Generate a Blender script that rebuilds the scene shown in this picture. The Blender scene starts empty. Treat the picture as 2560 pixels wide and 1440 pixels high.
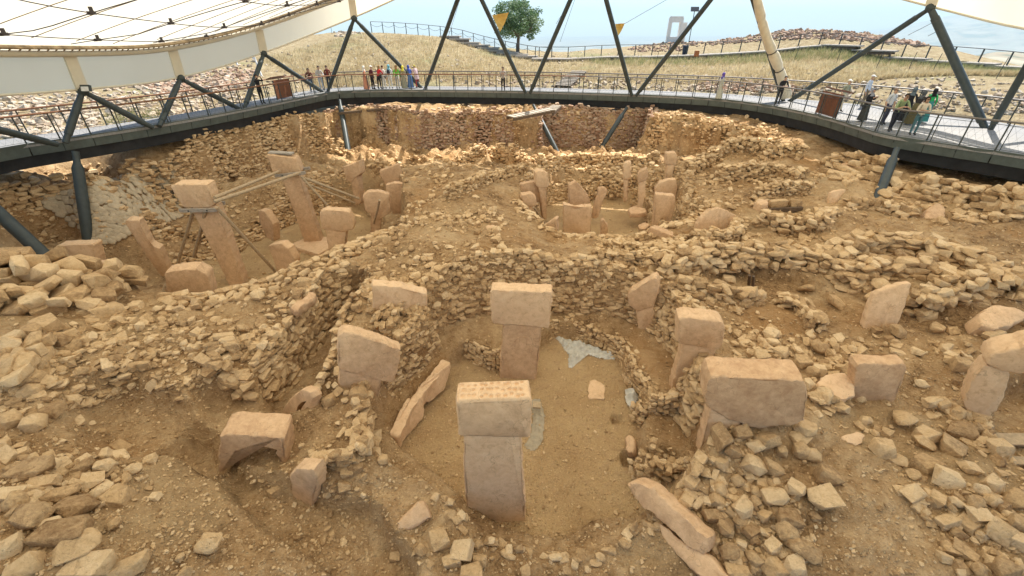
import bpy, bmesh, math, random, zlib
import numpy as np
from mathutils import Vector, Matrix

R = math.radians
random.seed(7)
rng = np.random.default_rng(11)
sc = bpy.context.scene
C = sc.collection

# ------------------------------------------------------------------ camera
FPX, PITCH, CAMZ = 1080.0, R(31.4), 9.0
cam_d = bpy.data.cameras.new('camera')
cam_d.sensor_width = 36.0
cam_d.lens = FPX / 2560 * 36.0
cam_d.clip_start, cam_d.clip_end = 0.1, 60000
cam = bpy.data.objects.new('camera', cam_d)
C.objects.link(cam)
cam.location = (0, 0, CAMZ)
cam.rotation_euler = (R(90) - PITCH, 0, 0)
sc.camera = cam

# ------------------------------------------------------------------ world, sun, exposure
SUN_EL = R(55)
SUN_DIR = Vector((0.62, 0.785, 0)).normalized() * math.cos(SUN_EL) + Vector((0, 0, math.sin(SUN_EL)))
world = bpy.data.worlds.new('World')
sc.world = world
world.use_nodes = True
wn = world.node_tree
bg = wn.nodes['Background']
sky = wn.nodes.new('ShaderNodeTexSky')
sky.sky_type = 'NISHITA'
sky.sun_disc = False
sky.sun_elevation = SUN_EL
sky.sun_rotation = math.atan2(SUN_DIR.x, SUN_DIR.y)
sky.altitude = 800
sky.air_density = 1.0
sky.dust_density = 0.2
sky.ozone_density = 3.0
tint = wn.nodes.new('ShaderNodeMix'); tint.data_type = 'RGBA'; tint.blend_type = 'MULTIPLY'
tint.inputs[0].default_value = 1.0
tint.inputs[7].default_value = (0.86, 1.0, 1.03, 1)          # clear, cyan summer air
wn.links.new(sky.outputs[0], tint.inputs[6])
wn.links.new(tint.outputs[2], bg.inputs[0])
bg.inputs[1].default_value = 0.075
sun_d = bpy.data.lights.new('sun', 'SUN')
sun_d.energy = 3.4
sun_d.angle = R(0.53)
sun_d.color = (1.0, 0.95, 0.87)
sun = bpy.data.objects.new('sun', sun_d)
C.objects.link(sun)
sun.rotation_euler = (-SUN_DIR).to_track_quat('-Z', 'Y').to_euler()
sun.location = (40, 60, 60)
vs = sc.view_settings
vs.view_transform = 'Standard'
vs.look = 'None'
vs.exposure = 1.62
vs.gamma = 1.0
vs.use_curve_mapping = False
sc.cycles.use_denoising = True
sc.cycles.max_bounces = 8
sc.cycles.diffuse_bounces = 4
sc.cycles.transparent_max_bounces = 12
sc.cycles.sample_clamp_indirect = 6

# ------------------------------------------------------------------ helpers: picture direction -> place
CP, SP = math.cos(PITCH), math.sin(PITCH)
def ray(u, v):
    a, b = (u - 1280) / FPX, (v - 720) / FPX
    return np.array([a, CP - b * SP, -SP - b * CP])          # b down
def P(u, v, z):
    d = ray(u, v)
    t = (z - CAMZ) / d[2]
    return Vector((d[0] * t, d[1] * t, z))
def PD(u, v, y):
    d = ray(u, v)
    t = y / d[1]
    return Vector((d[0] * t, y, CAMZ + d[2] * t))

def tag(o, label=None, cat=None, group=None, kind=None):
    if label: o['label'] = label
    if cat: o['category'] = cat
    if group: o['group'] = group
    if kind: o['kind'] = kind
    return o
def empty(name, loc=(0, 0, 0)):
    o = bpy.data.objects.new(name, None)
    o.empty_display_size = 0.2
    C.objects.link(o)
    o.location = loc
    return o
def link(name, me, mat=None, parent=None, mw=None):
    o = bpy.data.objects.new(name, me)
    C.objects.link(o)
    if mat is not None and not me.materials:
        me.materials.append(mat)
    if parent is not None:
        o.parent = parent
        o.matrix_parent_inverse = Matrix.Translation(-Vector(parent.location))
    if mw is not None:
        o.matrix_basis = mw
    return o
def mesh(name, verts, faces, smooth=False):
    me = bpy.data.meshes.new(name)
    me.from_pydata([tuple(v) for v in verts], [], [tuple(f) for f in faces])
    me.update()
    if smooth:
        me.shade_smooth()
    return me
def from_bm(name, bm, smooth_angle=None):
    me = bpy.data.meshes.new(name)
    bmesh.ops.recalc_face_normals(bm, faces=bm.faces[:])
    bm.to_mesh(me)
    bm.free()
    if smooth_angle is not None:
        me.shade_smooth()
        me.set_sharp_from_angle(angle=R(smooth_angle))
    return me
def np_mesh(name, V, F, smooth=True):
    """triangles F (n,3), verts V (m,3)"""
    me = bpy.data.meshes.new(name)
    me.vertices.add(len(V))
    me.vertices.foreach_set('co', np.asarray(V, np.float32).ravel())
    k = F.shape[1]
    me.loops.add(len(F) * k)
    me.loops.foreach_set('vertex_index', np.asarray(F, np.int32).ravel())
    me.polygons.add(len(F))
    me.polygons.foreach_set('loop_start', np.arange(0, len(F) * k, k, dtype=np.int32))
    if smooth:
        me.polygons.foreach_set('use_smooth', np.ones(len(F), bool))
    me.update(calc_edges=True)
    return me
def bm_box(bm, c, sx, sy, sz, M=None):
    vs_ = []
    for dz in (-1, 1):
        for dy in (-1, 1):
            for dx in (-1, 1):
                p = Vector((dx * sx / 2, dy * sy / 2, dz * sz / 2))
                if M is not None: p = M @ p
                vs_.append(bm.verts.new(p + Vector(c)))
    for f in ((0, 2, 3, 1), (4, 5, 7, 6), (0, 1, 5, 4), (2, 6, 7, 3), (0, 4, 6, 2), (1, 3, 7, 5)):
        bm.faces.new([vs_[i] for i in f])
def frame_of(d):
    d = Vector(d).normalized()
    a = Vector((0, 0, 1)) if abs(d.z) < 0.95 else Vector((1, 0, 0))
    e1 = d.cross(a).normalized()
    return e1, d.cross(e1).normalized()
def bm_tube(bm, pts, r, seg=10, caps=True, closed=False):
    """tube along pts; r number or list"""
    pts = [Vector(p) for p in pts]
    rr = r if isinstance(r, (list, tuple)) else [r] * len(pts)
    rings = []
    n = len(pts)
    for i, p in enumerate(pts):
        if closed:
            d = pts[(i + 1) % n] - pts[i - 1]
        else:
            d = pts[min(i + 1, n - 1)] - pts[max(i - 1, 0)]
        e1, e2 = frame_of(d)
        rings.append([bm.verts.new(p + (e1 * math.cos(2 * math.pi * k / seg) + e2 * math.sin(2 * math.pi * k / seg)) * rr[i]) for k in range(seg)])
    for i in range(n if closed else n - 1):
        a, b = rings[i], rings[(i + 1) % n]
        for k in range(seg):
            bm.faces.new((a[k], a[(k + 1) % seg], b[(k + 1) % seg], b[k]))
    if caps and not closed:
        bm.faces.new(rings[0][::-1])
        bm.faces.new(rings[-1])
def tube(name, pts, r, mat, parent=None, seg=10, closed=False):
    bm = bmesh.new()
    bm_tube(bm, pts, r, seg, closed=closed)
    return link(name, from_bm(name, bm, 40), mat, parent)
def bar(name, a, b, w, h, mat, parent=None, up=(0, 0, 1)):
    """rectangular timber from a to b"""
    a, b = Vector(a), Vector(b)
    d = (b - a).normalized()
    s = d.cross(Vector(up)).normalized()
    n = s.cross(d).normalized()
    bm = bmesh.new()
    v = []
    for p in (a, b):
        for (i, j) in ((-1, -1), (1, -1), (1, 1), (-1, 1)):
            v.append(bm.verts.new(p + s * (i * w / 2) + n * (j * h / 2)))
    for f in ((0, 1, 2, 3), (7, 6, 5, 4), (0, 4, 5, 1), (1, 5, 6, 2), (2, 6, 7, 3), (3, 7, 4, 0)):
        bm.faces.new([v[i] for i in f])
    return link(name, from_bm(name, bm), mat, parent)

# numpy value noise
_perm = np.random.default_rng(3).random((256, 256))
def vnoise(x, y, seed=0):
    xi, yi = np.floor(x).astype(int), np.floor(y).astype(int)
    fx, fy = x - xi, y - yi
    fx, fy = fx * fx * (3 - 2 * fx), fy * fy * (3 - 2 * fy)
    o = seed * 37
    g = lambda i, j: _perm[(i + o) % 256, (j + 2 * o) % 256]
    return ((g(xi, yi) * (1 - fx) + g(xi + 1, yi) * fx) * (1 - fy) + (g(xi, yi + 1) * (1 - fx) + g(xi + 1, yi + 1) * fx) * fy) - 0.5
def fbm(x, y, sc_, oct_=4, seed=0):
    s, a, t = 0, 1.0, 0
    for k in range(oct_):
        s = s + a * vnoise(x / sc_ + 17 * k, y / sc_ - 9 * k, seed + k)
        sc_, a = sc_ / 2.03, a * 0.52
    return s

# ------------------------------------------------------------------ materials
def new_mat(name):
    m = bpy.data.materials.new(name)
    m.use_nodes = True
    nt = m.node_tree
    b = nt.nodes['Principled BSDF']
    b.inputs['Specular IOR Level'].default_value = 0.25
    return m, nt, b
def N(nt, t, **kw):
    n = nt.nodes.new(t)
    for k, v in kw.items():
        if k.startswith('i_'):
            n.inputs[k[2:].replace('_', ' ')].default_value = v
        else:
            setattr(n, k, v)
    return n
def ramp(nt, fac, stops):
    n = nt.nodes.new('ShaderNodeValToRGB')
    e = n.color_ramp.elements
    while len(e) < len(stops): e.new(0.5)
    for el, (p, c) in zip(e, stops):
        el.position = p
        el.color = (*c, 1) if len(c) == 3 else c
    nt.links.new(fac, n.inputs[0])
    return n
def coords(nt, obj=False):
    tc = nt.nodes.new('ShaderNodeTexCoord')
    if obj: return tc.outputs['Object']
    g = nt.nodes.new('ShaderNodeNewGeometry')
    return g.outputs['Position']
def math_(nt, op, a, b=None):
    n = nt.nodes.new('ShaderNodeMath'); n.operation = op
    for i, x in enumerate((a, b)):
        if x is None: continue
        if isinstance(x, (int, float)): n.inputs[i].default_value = x
        else: nt.links.new(x, n.inputs[i])
    return n.outputs[0]
def mix_(nt, fac, a, b, mode='MIX'):
    n = nt.nodes.new('ShaderNodeMix'); n.data_type = 'RGBA'; n.blend_type = mode
    for s, x in ((0, fac), (6, a), (7, b)):
        if isinstance(x, (int, float)): n.inputs[s].default_value = x
        elif isinstance(x, tuple): n.inputs[s].default_value = (*x, 1)
        else: nt.links.new(x, n.inputs[s])
    return n.outputs[2]
def noise(nt, vec, scale, detail=4, rough=0.6, dist=0.0):
    n = N(nt, 'ShaderNodeTexNoise'); n.inputs['Scale'].default_value = scale
    n.inputs['Detail'].default_value = detail; n.inputs['Roughness'].default_value = rough
    n.inputs['Distortion'].default_value = dist
    nt.links.new(vec, n.inputs['Vector'])
    return n.outputs['Fac']
def bump(nt, b, h, strength, dist=0.02):
    n = N(nt, 'ShaderNodeBump'); n.inputs['Strength'].default_value = strength; n.inputs['Distance'].default_value = dist
    nt.links.new(h, n.inputs['Height'])
    nt.links.new(n.outputs[0], b.inputs['Normal'])

def stone_mat(name, dark, mid, light, rough=0.92, bs=0.5, grain=14.0, vary=1.0, cracks=False):
    m, nt, b = new_mat(name)
    pos = coords(nt)
    oi = N(nt, 'ShaderNodeObjectInfo')
    at = N(nt, 'ShaderNodeAttribute', attribute_name='rnd')
    r_ = math_(nt, 'FRACT', math_(nt, 'ADD', oi.outputs['Random'], at.outputs['Fac']))
    n1 = noise(nt, pos, 3.2, 5, 0.62)
    n2 = noise(nt, pos, grain, 6, 0.7, 0.4)
    n3 = noise(nt, pos, grain * 5, 3, 0.6)
    f = math_(nt, 'ADD', math_(nt, 'MULTIPLY', r_, 0.42 * vary), math_(nt, 'ADD', math_(nt, 'MULTIPLY', n1, 0.40), math_(nt, 'MULTIPLY', n2, 0.62)))
    f = math_(nt, 'ADD', f, -0.20)
    col = ramp(nt, f, [(0.18, dark), (0.5, mid), (0.85, light)]).outputs[0]
    # earth clinging in blotches, small dark pits
    blot = ramp(nt, noise(nt, pos, 5.5, 6, 0.7, 0.6), [(0.56, (0, 0, 0)), (0.68, (1, 1, 1))]).outputs[0]
    col = mix_(nt, math_(nt, 'MULTIPLY', blot, 0.45), col, (dark[0] * 0.85, dark[1] * 0.78, dark[2] * 0.7))
    pit = N(nt, 'ShaderNodeTexVoronoi'); pit.inputs['Scale'].default_value = grain * 1.6
    nt.links.new(pos, pit.inputs['Vector'])
    pr = ramp(nt, pit.outputs['Distance'], [(0.06, (1, 1, 1)), (0.16, (0, 0, 0))]).outputs[0]
    prn = math_(nt, 'MULTIPLY', pr, ramp(nt, n1, [(0.5, (0, 0, 0)), (0.6, (1, 1, 1))]).outputs[0])
    col = mix_(nt, math_(nt, 'MULTIPLY', prn, 0.6), col, (dark[0] * .5, dark[1] * .45, dark[2] * .4))
    crk = None
    if cracks:
        cv = N(nt, 'ShaderNodeTexVoronoi', feature='DISTANCE_TO_EDGE'); cv.inputs['Scale'].default_value = 1.1
        dv = N(nt, 'ShaderNodeVectorMath', operation='ADD'); nt.links.new(pos, dv.inputs[0])
        wob = N(nt, 'ShaderNodeTexNoise'); wob.inputs['Scale'].default_value = 3.0; nt.links.new(pos, wob.inputs['Vector'])
        nt.links.new(wob.outputs['Color'], dv.inputs[1]); nt.links.new(dv.outputs[0], cv.inputs['Vector'])
        crk = math_(nt, 'MULTIPLY', ramp(nt, cv.outputs['Distance'], [(0.004, (1, 1, 1)), (0.012, (0, 0, 0))]).outputs[0], ramp(nt, noise(nt, pos, 0.9, 2), [(0.5, (0, 0, 0)), (0.56, (1, 1, 1))]).outputs[0])
        col = mix_(nt, math_(nt, 'MULTIPLY', crk, 0.28), col, (0.12, 0.07, 0.035))
        stn_ = ramp(nt, noise(nt, pos, 1.7, 7, 0.72, 1.2), [(0.52, (0, 0, 0)), (0.7, (1, 1, 1))]).outputs[0]
        col = mix_(nt, math_(nt, 'MULTIPLY', stn_, 0.22), col, (0.42, 0.25, 0.125))
    nt.links.new(col, b.inputs['Base Color'])
    b.inputs['Roughness'].default_value = rough
    h = math_(nt, 'ADD', math_(nt, 'MULTIPLY', n2, 1.0), math_(nt, 'ADD', math_(nt, 'MULTIPLY', n3, 0.35), math_(nt, 'MULTIPLY', prn, -0.6)))
    bump(nt, b, h, bs, 0.05)
    return m
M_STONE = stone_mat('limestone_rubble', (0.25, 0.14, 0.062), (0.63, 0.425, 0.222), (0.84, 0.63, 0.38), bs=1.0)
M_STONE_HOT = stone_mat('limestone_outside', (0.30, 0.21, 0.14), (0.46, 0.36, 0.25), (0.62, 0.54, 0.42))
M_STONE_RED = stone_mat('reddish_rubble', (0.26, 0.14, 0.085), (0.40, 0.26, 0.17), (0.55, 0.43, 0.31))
M_PILLAR = stone_mat('dressed_limestone', (0.47, 0.285, 0.155), (0.70, 0.475, 0.28), (0.80, 0.59, 0.375), 0.88, 0.45, 8.0, 0.5, True)

def plain(name, col, rough=0.6, metal=0.0, var=0.12, scale=6.0, bs=0.05):
    m, nt, b = new_mat(name)
    pos = coords(nt)
    n1 = noise(nt, pos, scale, 5, 0.65)
    lo, hi = tuple(c * (1 - var) for c in col), tuple(min(1, c * (1 + var)) for c in col)
    nt.links.new(ramp(nt, n1, [(0.3, lo), (0.7, hi)]).outputs[0], b.inputs['Base Color'])
    b.inputs['Roughness'].default_value = rough
    b.inputs['Metallic'].default_value = metal
    if bs: bump(nt, b, noise(nt, pos, scale * 6, 3), bs, 0.01)
    return m
M_STEEL = plain('painted_dark_steel', (0.052, 0.062, 0.060), 0.42, 0.0, 0.2, 3)
M_FASCIA = plain('green_grey_fascia', (0.105, 0.125, 0.115), 0.5, 0.0, 0.22, 2.2)
M_UNDER = plain('black_underbeam', (0.03, 0.031, 0.033), 0.6, 0.0, 0.3, 2)
M_RAILWOOD = plain('brown_handrail', (0.20, 0.095, 0.048), 0.45, 0, 0.25, 9)
M_RAILGREY = plain('grey_handrail', (0.16, 0.14, 0.125), 0.4, 0, 0.2, 9)
M_PANEL = plain('rust_brown_board', (0.16, 0.062, 0.028), 0.6, 0.0, 0.2, 3)
M_CREAM = plain('cream_rim', (0.66, 0.60, 0.47), 0.55, 0, 0.08, 1.5)
M_DIRTYCREAM = plain('stained_rim_edge', (0.30, 0.22, 0.13), 0.8, 0, 0.5, 3)
M_CABLE = plain('dark_cable', (0.07, 0.06, 0.06), 0.5, 0.0)
M_TIMBER = plain('weathered_timber', (0.42, 0.31, 0.19), 0.8, 0, 0.25, 12, 0.2)
M_GREYTIMBER = plain('grey_boardwalk', (0.36, 0.31, 0.25), 0.85, 0, 0.25, 7, 0.2)
M_DARKTIMBER = plain('dark_board', (0.13, 0.09, 0.06), 0.85, 0, 0.3, 8)
M_CLOTH = plain('pale_tarp', (0.52, 0.49, 0.42), 0.85, 0, 0.2, 8)
M_CLOTHG = plain('grey_tarp', (0.36, 0.30, 0.21), 0.85, 0, 0.2, 8)
M_SAIL = plain('ochre_sail_corner', (0.62, 0.42, 0.12), 0.7, 0, 0.15, 3)
M_SAILW = plain('cream_sail', (0.60, 0.53, 0.40), 0.75, 0, 0.12, 3)
M_SLING = plain('dark_strap', (0.05, 0.045, 0.04), 0.7)
M_WHITE = plain('white_metal', (0.7, 0.7, 0.68), 0.5)
M_BIN = plain('navy_bin', (0.03, 0.04, 0.06), 0.5)
M_ORANGE = plain('orange_box', (0.5, 0.16, 0.05), 0.6)
M_PORTAL = plain('pale_block_portal', (0.78, 0.74, 0.68), 0.9, 0, 0.1, 2)

# deck: grey planks seen across, fine joint lines
m, nt, b = new_mat('deck_planks')
pos = coords(nt)
w_ = N(nt, 'ShaderNodeTexBrick'); w_.inputs['Scale'].default_value = 2.2
w_.inputs['Color1'].default_value = (0.27, 0.26, 0.245, 1); w_.inputs['Color2'].default_value = (0.23, 0.222, 0.21, 1)
w_.inputs['Mortar'].default_value = (0.12, 0.12, 0.12, 1); w_.inputs['Mortar Size'].default_value = 0.012
w_.inputs['Row Height'].default_value = 0.30; w_.inputs['Brick Width'].default_value = 2.2
nt.links.new(pos, w_.inputs['Vector'])
nt.links.new(mix_(nt, 0.35, w_.outputs['Color'], ramp(nt, noise(nt, pos, 1.3, 5), [(0.3, (0.19, 0.18, 0.165)), (0.7, (0.31, 0.295, 0.28))]).outputs[0]), b.inputs['Base Color'])
b.inputs['Roughness'].default_value = 0.75
M_DECK = m

# tensile membrane: diffuse on both sides, lets warm light through
m, nt, b = new_mat('tensile_membrane')
pos = coords(nt)
n1 = noise(nt, pos, 0.25, 4)
colA = ramp(nt, n1, [(0.3, (0.80, 0.72, 0.55)), (0.7, (0.85, 0.775, 0.605))]).outputs[0]
df = N(nt, 'ShaderNodeBsdfDiffuse'); tr = N(nt, 'ShaderNodeBsdfTranslucent')
nt.links.new(colA, df.inputs[0]); nt.links.new(colA, tr.inputs[0])
mx = N(nt, 'ShaderNodeMixShader'); mx.inputs[0].default_value = 0.68
nt.links.new(df.outputs[0], mx.inputs[1]); nt.links.new(tr.outputs[0], mx.inputs[2])
nt.nodes.remove(b)
nt.links.new(mx.outputs[0], nt.nodes['Material Output'].inputs[0])
M_MEMBRANE = m
# ------------------------------------------------------------------ ground
def axis(lo, hi, step, far_lo, far_hi, g=1.16):
    a = list(np.arange(lo, hi + 1e-6, step))
    s, x = step, a[0]
    while x > far_lo:
        s *= g; x -= s; a.insert(0, x)
    s, x = step, a[-1]
    while x < far_hi:
        s *= g; x += s; a.append(x)
    return np.array(a)
XS = axis(-25, 25, 0.085, -9000, 9000)
YS = axis(2.4, 40, 0.085, -400, 12000)
GX, GY = np.meshgrid(XS, YS)

# controls: (u, v, z) on the photographed surface, or ('w', x, y, z)
CTRL = [
 (0,1440,2.9),(200,1440,2.6),(450,1440,1.9),(800,1440,1.35),(1100,1440,1.0),(1300,1440,0.85),(1500,1440,0.7),(1750,1440,0.75),(2100,1440,1.5),(2560,1440,1.8),
 (0,1200,3.0),(200,1200,2.6),(450,1130,2.0),(300,1050,2.0),(150,950,2.8),(350,950,2.35),(500,960,1.9),(600,1250,1.7),(780,1330,1.5),(900,1250,1.35),
 (850,1110,1.5),(960,1310,1.15),(760,1150,1.35),(500,1350,1.95),(640,1110,1.3),(450,870,2.3),(600,870,2.1),(700,800,2.15),(560,790,2.2),(470,760,2.2),
 (150,690,2.9),(20,700,3.0),(320,730,2.3),(250,820,2.6),(0,860,3.0),(-300,900,3.2),(-300,700,3.2),
 (900,690,2.2),(800,660,2.15),(1000,600,2.2),(1100,560,2.3),(1250,620,2.4),(1400,645,2.4),(1500,650,2.35),(1620,690,2.2),(1700,650,2.2),(1900,640,2.3),(1850,760,1.9),
 (2000,750,1.85),(2100,1000,1.85),(1900,860,1.9),(2050,1200,1.75),(2200,1300,1.6),(2300,900,2.0),(1850,1100,1.85),(1950,1250,1.65),(1820,1380,1.0),(1760,1000,1.9),(1730,880,1.9),
 (2450,650,2.6),(2300,620,2.6),(2100,520,2.6),(2400,540,2.75),(2560,900,2.2),(2560,700,2.6),(2560,560,2.8),(2560,480,3.0),(2560,1100,1.8),(2900,1000,2.4),(2900,600,3.2),
 (1900,520,2.5),(1750,520,2.2),(1700,605,1.8),(1450,610,1.7),(1550,612,1.65),(1350,605,1.75),(1640,615,1.7),(1800,590,2.2),(1900,430,2.5),(1900,345,3.2),(2100,410,2.9),(2100,350,3.2),(2200,430,3.0),(2300,420,3.2),(1780,380,2.6),(1700,400,2.2),
 (1700,286,3.4),(1600,370,2.2),(1500,395,1.6),(1300,420,1.7),(1250,390,1.8),(1150,430,2.0),(1100,500,2.25),(1050,430,1.8),(1000,395,1.6),(1000,284,3.4),
 (1200,284,3.4),(1200,262,3.2),(1450,284,3.4),(1500,264,3.2),(900,400,1.6),(850,284,3.4),(1180,470,2.2),(1250,520,2.0),(1280,560,2.1),
 (520,350,3.2),(600,330,3.2),(450,440,1.8),(700,400,1.7),(800,400,1.5),(600,490,0.3),(800,470,0.3),(900,490,0.6),(960,480,1.6),(700,308,3.3),(800,294,3.4),
 (150,440,2.7),(330,400,3.0),(250,480,1.4),(300,560,-0.3),(200,620,-0.4),(60,520,1.7),(60,620,0.6),(330,690,-1.3),(150,640,0.0),(430,540,0.0),(480,600,-0.8),
 ('w',-13.5,13.6,1.2),('w',-20,12.5,3.4),('w',-10.5,12.6,1.5),
 ('w',-22,24,3.4),('w',-20.2,20,3.45),('w',-22.5,17,3.5),('w',-18,33,3.1),('w',-14,38,3.2),('w',-2,40,3.2),('w',8,39,3.2),('w',18,36,3.2),('w',22,30,3.2),('w',23,22,3.2),('w',25,15,3.8),('w',25,8,3.4),
 ('w',-24,10,3.9),('w',-24,4,3.8),('w',-10,1,2.6),('w',0,1.5,1.2),('w',8,1.5,1.8),('w',-12,5,3.0),('w',14,4,2.4),('w',-30,20,3.6),('w',30,20,3.6),
]
pts = []
for c in CTRL:
    if c[0] == 'w': pts.append(c[1:])
    else:
        p = P(*c); pts.append((p.x, p.y, p.z))
pts = np.array(pts)
def tps(r2):
    return np.where(r2 > 1e-9, 0.5 * r2 * np.log(np.maximum(r2, 1e-9)), 0)
def fit(pts, lam):
    n = len(pts)
    X = pts[:, :2]
    K = tps(((X[:, None] - X[None]) ** 2).sum(-1)) + lam * np.eye(n)
    Pm = np.c_[np.ones(n), X]
    A = np.block([[K, Pm], [Pm.T, np.zeros((3, 3))]])
    return X, np.linalg.solve(A, np.r_[pts[:, 2], 0, 0, 0])
def ev(model, x, y):
    X, w = model
    out = w[-3] + w[-2] * x + w[-1] * y
    for i in range(len(X)):
        out = out + w[i] * tps((x - X[i, 0]) ** 2 + (y - X[i, 1]) ** 2)
    return out
inner = fit(pts, 0.6)

# the hill outside the shelter, its crest and the drop to the plain: (u, v, distance)
HILL = [(0,250,32),(300,228,36),(600,180,46),(700,118,62),(850,80,74),(1000,84,72),(1100,92,70),(1220,120,68),(1330,146,64),(1450,146,62),(1600,140,62),(1750,128,62),(1900,128,60),(2070,112,56),(2250,138,52),
        (2400,160,46),(2560,180,42),(1000,170,48),(1250,190,48),(1500,192,48),(1750,195,46),(2000,195,42),(2300,220,36),(2560,262,31),(1250,160,56),(1800,160,54),(2200,170,47),(2050,72,66),(1900,84,69),(2200,90,62),(1780,104,72),(1640,110,76),(2330,112,58),(2480,150,50)]
hp = [tuple(PD(*h)) for h in HILL]
hp += [(-30,20,4.0),(-34,30,4.6),(-26,36,4.2),(-16,42,3.7),(0,43.5,3.6),(12,42,3.6),(24,37,3.5),(30,28,3.5),(33,18,3.4),(-36,8,4.4),(34,4,3.2),(-50,60,6.8),(-70,90,4.0),(-30,92,5.0),(0,95,1.5),(30,92,1.5),(60,85,-2),(66,60,1.0),(60,30,2.6),(-70,30,6.0),(-60,-20,3),(60,-20,2)]
outer = fit(np.array(hp), 3.0)

def smooth(a, b, x):
    t = np.clip((x - a) / (b - a), 0, 1)
    return t * t * (3 - 2 * t)
def poly_sd(poly, x, y):
    """signed distance, positive inside"""
    p = np.array(poly)[:, :2]
    n = len(p)
    d2 = np.full(x.shape, 1e18)
    ins = np.zeros(x.shape, bool)
    for i in range(n):
        a, b = p[i], p[(i + 1) % n]
        e = b - a
        t = np.clip(((x - a[0]) * e[0] + (y - a[1]) * e[1]) / max(e @ e, 1e-9), 0, 1)
        d2 = np.minimum(d2, (x - a[0] - t * e[0]) ** 2 + (y - a[1] - t * e[1]) ** 2)
        c = ((a[1] > y) != (b[1] > y))
        with np.errstate(divide='ignore', invalid='ignore'):
            xc = (b[0] - a[0]) * (y - a[1]) / (b[1] - a[1] if b[1] != a[1] else 1e-9) + a[0]
        ins ^= c & (x < xc)
    return np.where(ins, 1, -1) * np.sqrt(d2)
def line_d(path, x, y):
    p = np.array(path)[:, :2]
    d2 = np.full(x.shape, 1e18)
    for i in range(len(p) - 1):
        a, b = p[i], p[i + 1]
        e = b - a
        t = np.clip(((x - a[0]) * e[0] + (y - a[1]) * e[1]) / max(e @ e, 1e-9), 0, 1)
        d2 = np.minimum(d2, (x - a[0] - t * e[0]) ** 2 + (y - a[1] - t * e[1]) ** 2)
    return np.sqrt(d2)
def Pz(z, *uv):
    return [P(u, v, z) for u, v in uv]

# outlines in plan of the sunk floors
B_OUT = Pz(0.6, (950,1150),(940,1060),(985,985),(1055,925),(1100,880),(1085,835),(1150,800),(1230,785),(1320,782),(1420,782),(1500,782),(1570,800),(1640,835),(1690,885),(1710,945),(1690,1010),(1720,1080),(1720,1150),(1680,1210),(1655,1290))
B_OUT += [Vector((2.45, 5.05, 0)), Vector((1.6, 4.55, 0)), Vector((0.6, 4.4, 0)), Vector((-0.4, 4.65, 0)), Vector((-1.3, 5.4, 0))]
B_FLOOR = Pz(0.0, (1010,1135),(995,1085),(1060,1005),(1135,915),(1165,895),(1240,925),(1300,905),(1390,842),(1470,862),(1545,900),(1570,960),(1600,1000),(1610,1050),(1580,1100),(1600,1180),(1610,1250),(1580,1320))
B_FLOOR += [Vector((1.7, 5.15, 0)), Vector((0.9, 4.75, 0)), Vector((0.1, 4.85, 0)), Vector((-0.7, 5.3, 0)), Vector((-1.5, 6.0, 0))]
D_FLOOR = Pz(-1.5, (470,740),(420,700),(480,655),(560,640),(640,600),(730,556),(810,532),(900,520),(930,545),(960,560)) + [Vector((-6.3, 16.6, 0)), Vector((-7.2, 14.4, 0)), Vector((-8.6, 12.9, 0)), Vector((-10.4, 12.4, 0)), Vector((-12.4, 13.2, 0)), Vector((-13.4, 14.6, 0))]
D_CREST = Pz(2.05, (1000,572),(920,602),(840,634),(770,667),(700,697),(640,720),(560,742),(480,757),(420,764))
D_MID = Pz(-0.7, (330,700),(390,620),(470,600),(560,590),(640,565),(720,530),(800,505),(880,492),(960,480),(1000,500)) + [p + Vector((-.12, .42, 0)) for p in D_CREST] + [Vector((-12.4, 12.2, 0)), Vector((-14.2, 13.4, 0))]
C_FLOOR = Pz(0.1, (1345,585),(1330,550),(1345,525),(1390,505),(1450,492),(1530,498),(1580,515),(1610,540),(1620,575)) + [Vector((6.9, 18.6, 0)), Vector((5.2, 17.6, 0)), Vector((3.4, 17.5, 0)), Vector((1.9, 18.2, 0))]
C_MID = Pz(0.9, (1310,545),(1325,500),(1370,470),(1420,452),(1500,455),(1590,470),(1650,490),(1690,520),(1690,560)) + [Vector((8.3, 18.2, 0)), Vector((6.4, 16.9, 0)), Vector((4.0, 16.6, 0)), Vector((1.6, 17.2, 0))]
CORR = Pz(0.7, (690,1050),(720,1075),(775,1060),(825,985),(850,905),(885,850),(930,800),(905,775),(850,800),(790,870),(735,950),(690,1005))
FARPIT = Pz(0.5, (1352,392),(1600,392)) + [Vector((10.4, 35.0, 0)), Vector((2.4, 35.4, 0))]
RCELL = Pz(1.6, (2470,1010),(2560,980),(2700,1010),(2700,1180),(2560,1160),(2500,1110))
UNDER = Pz(1.7, (1745,712),(1800,690),(1880,690),(1980,705),(2080,760),(2120,800),(2000,790),(1880,740),(1790,735))
STEP = Pz(1.35, (530,1005),(600,985),(690,1040),(740,1110),(700,1170),(640,1150),(560,1175),(545,1130))

def carve(Z, poly, zf, w, nz=0.0, amp=0.12):
    bx = np.array([(p[0], p[1]) for p in poly])
    m = (GX > bx[:, 0].min() - w - 1) & (GX < bx[:, 0].max() + w + 1) & (GY > bx[:, 1].min() - w - 1) & (GY < bx[:, 1].max() + w + 1)
    x, y = GX[m], GY[m]
    sd = poly_sd(poly, x, y) + amp * 2 * fbm(x, y, 1.1, 3, 5)
    k = smooth(-w, 0.02, sd)
    zz = zf + (nz * fbm(x, y, 0.8, 3, 9) if nz else 0)
    Z[m] = np.where(Z[m] > zz, Z[m] * (1 - k) + zz * k, Z[m])
    return m, k

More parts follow.
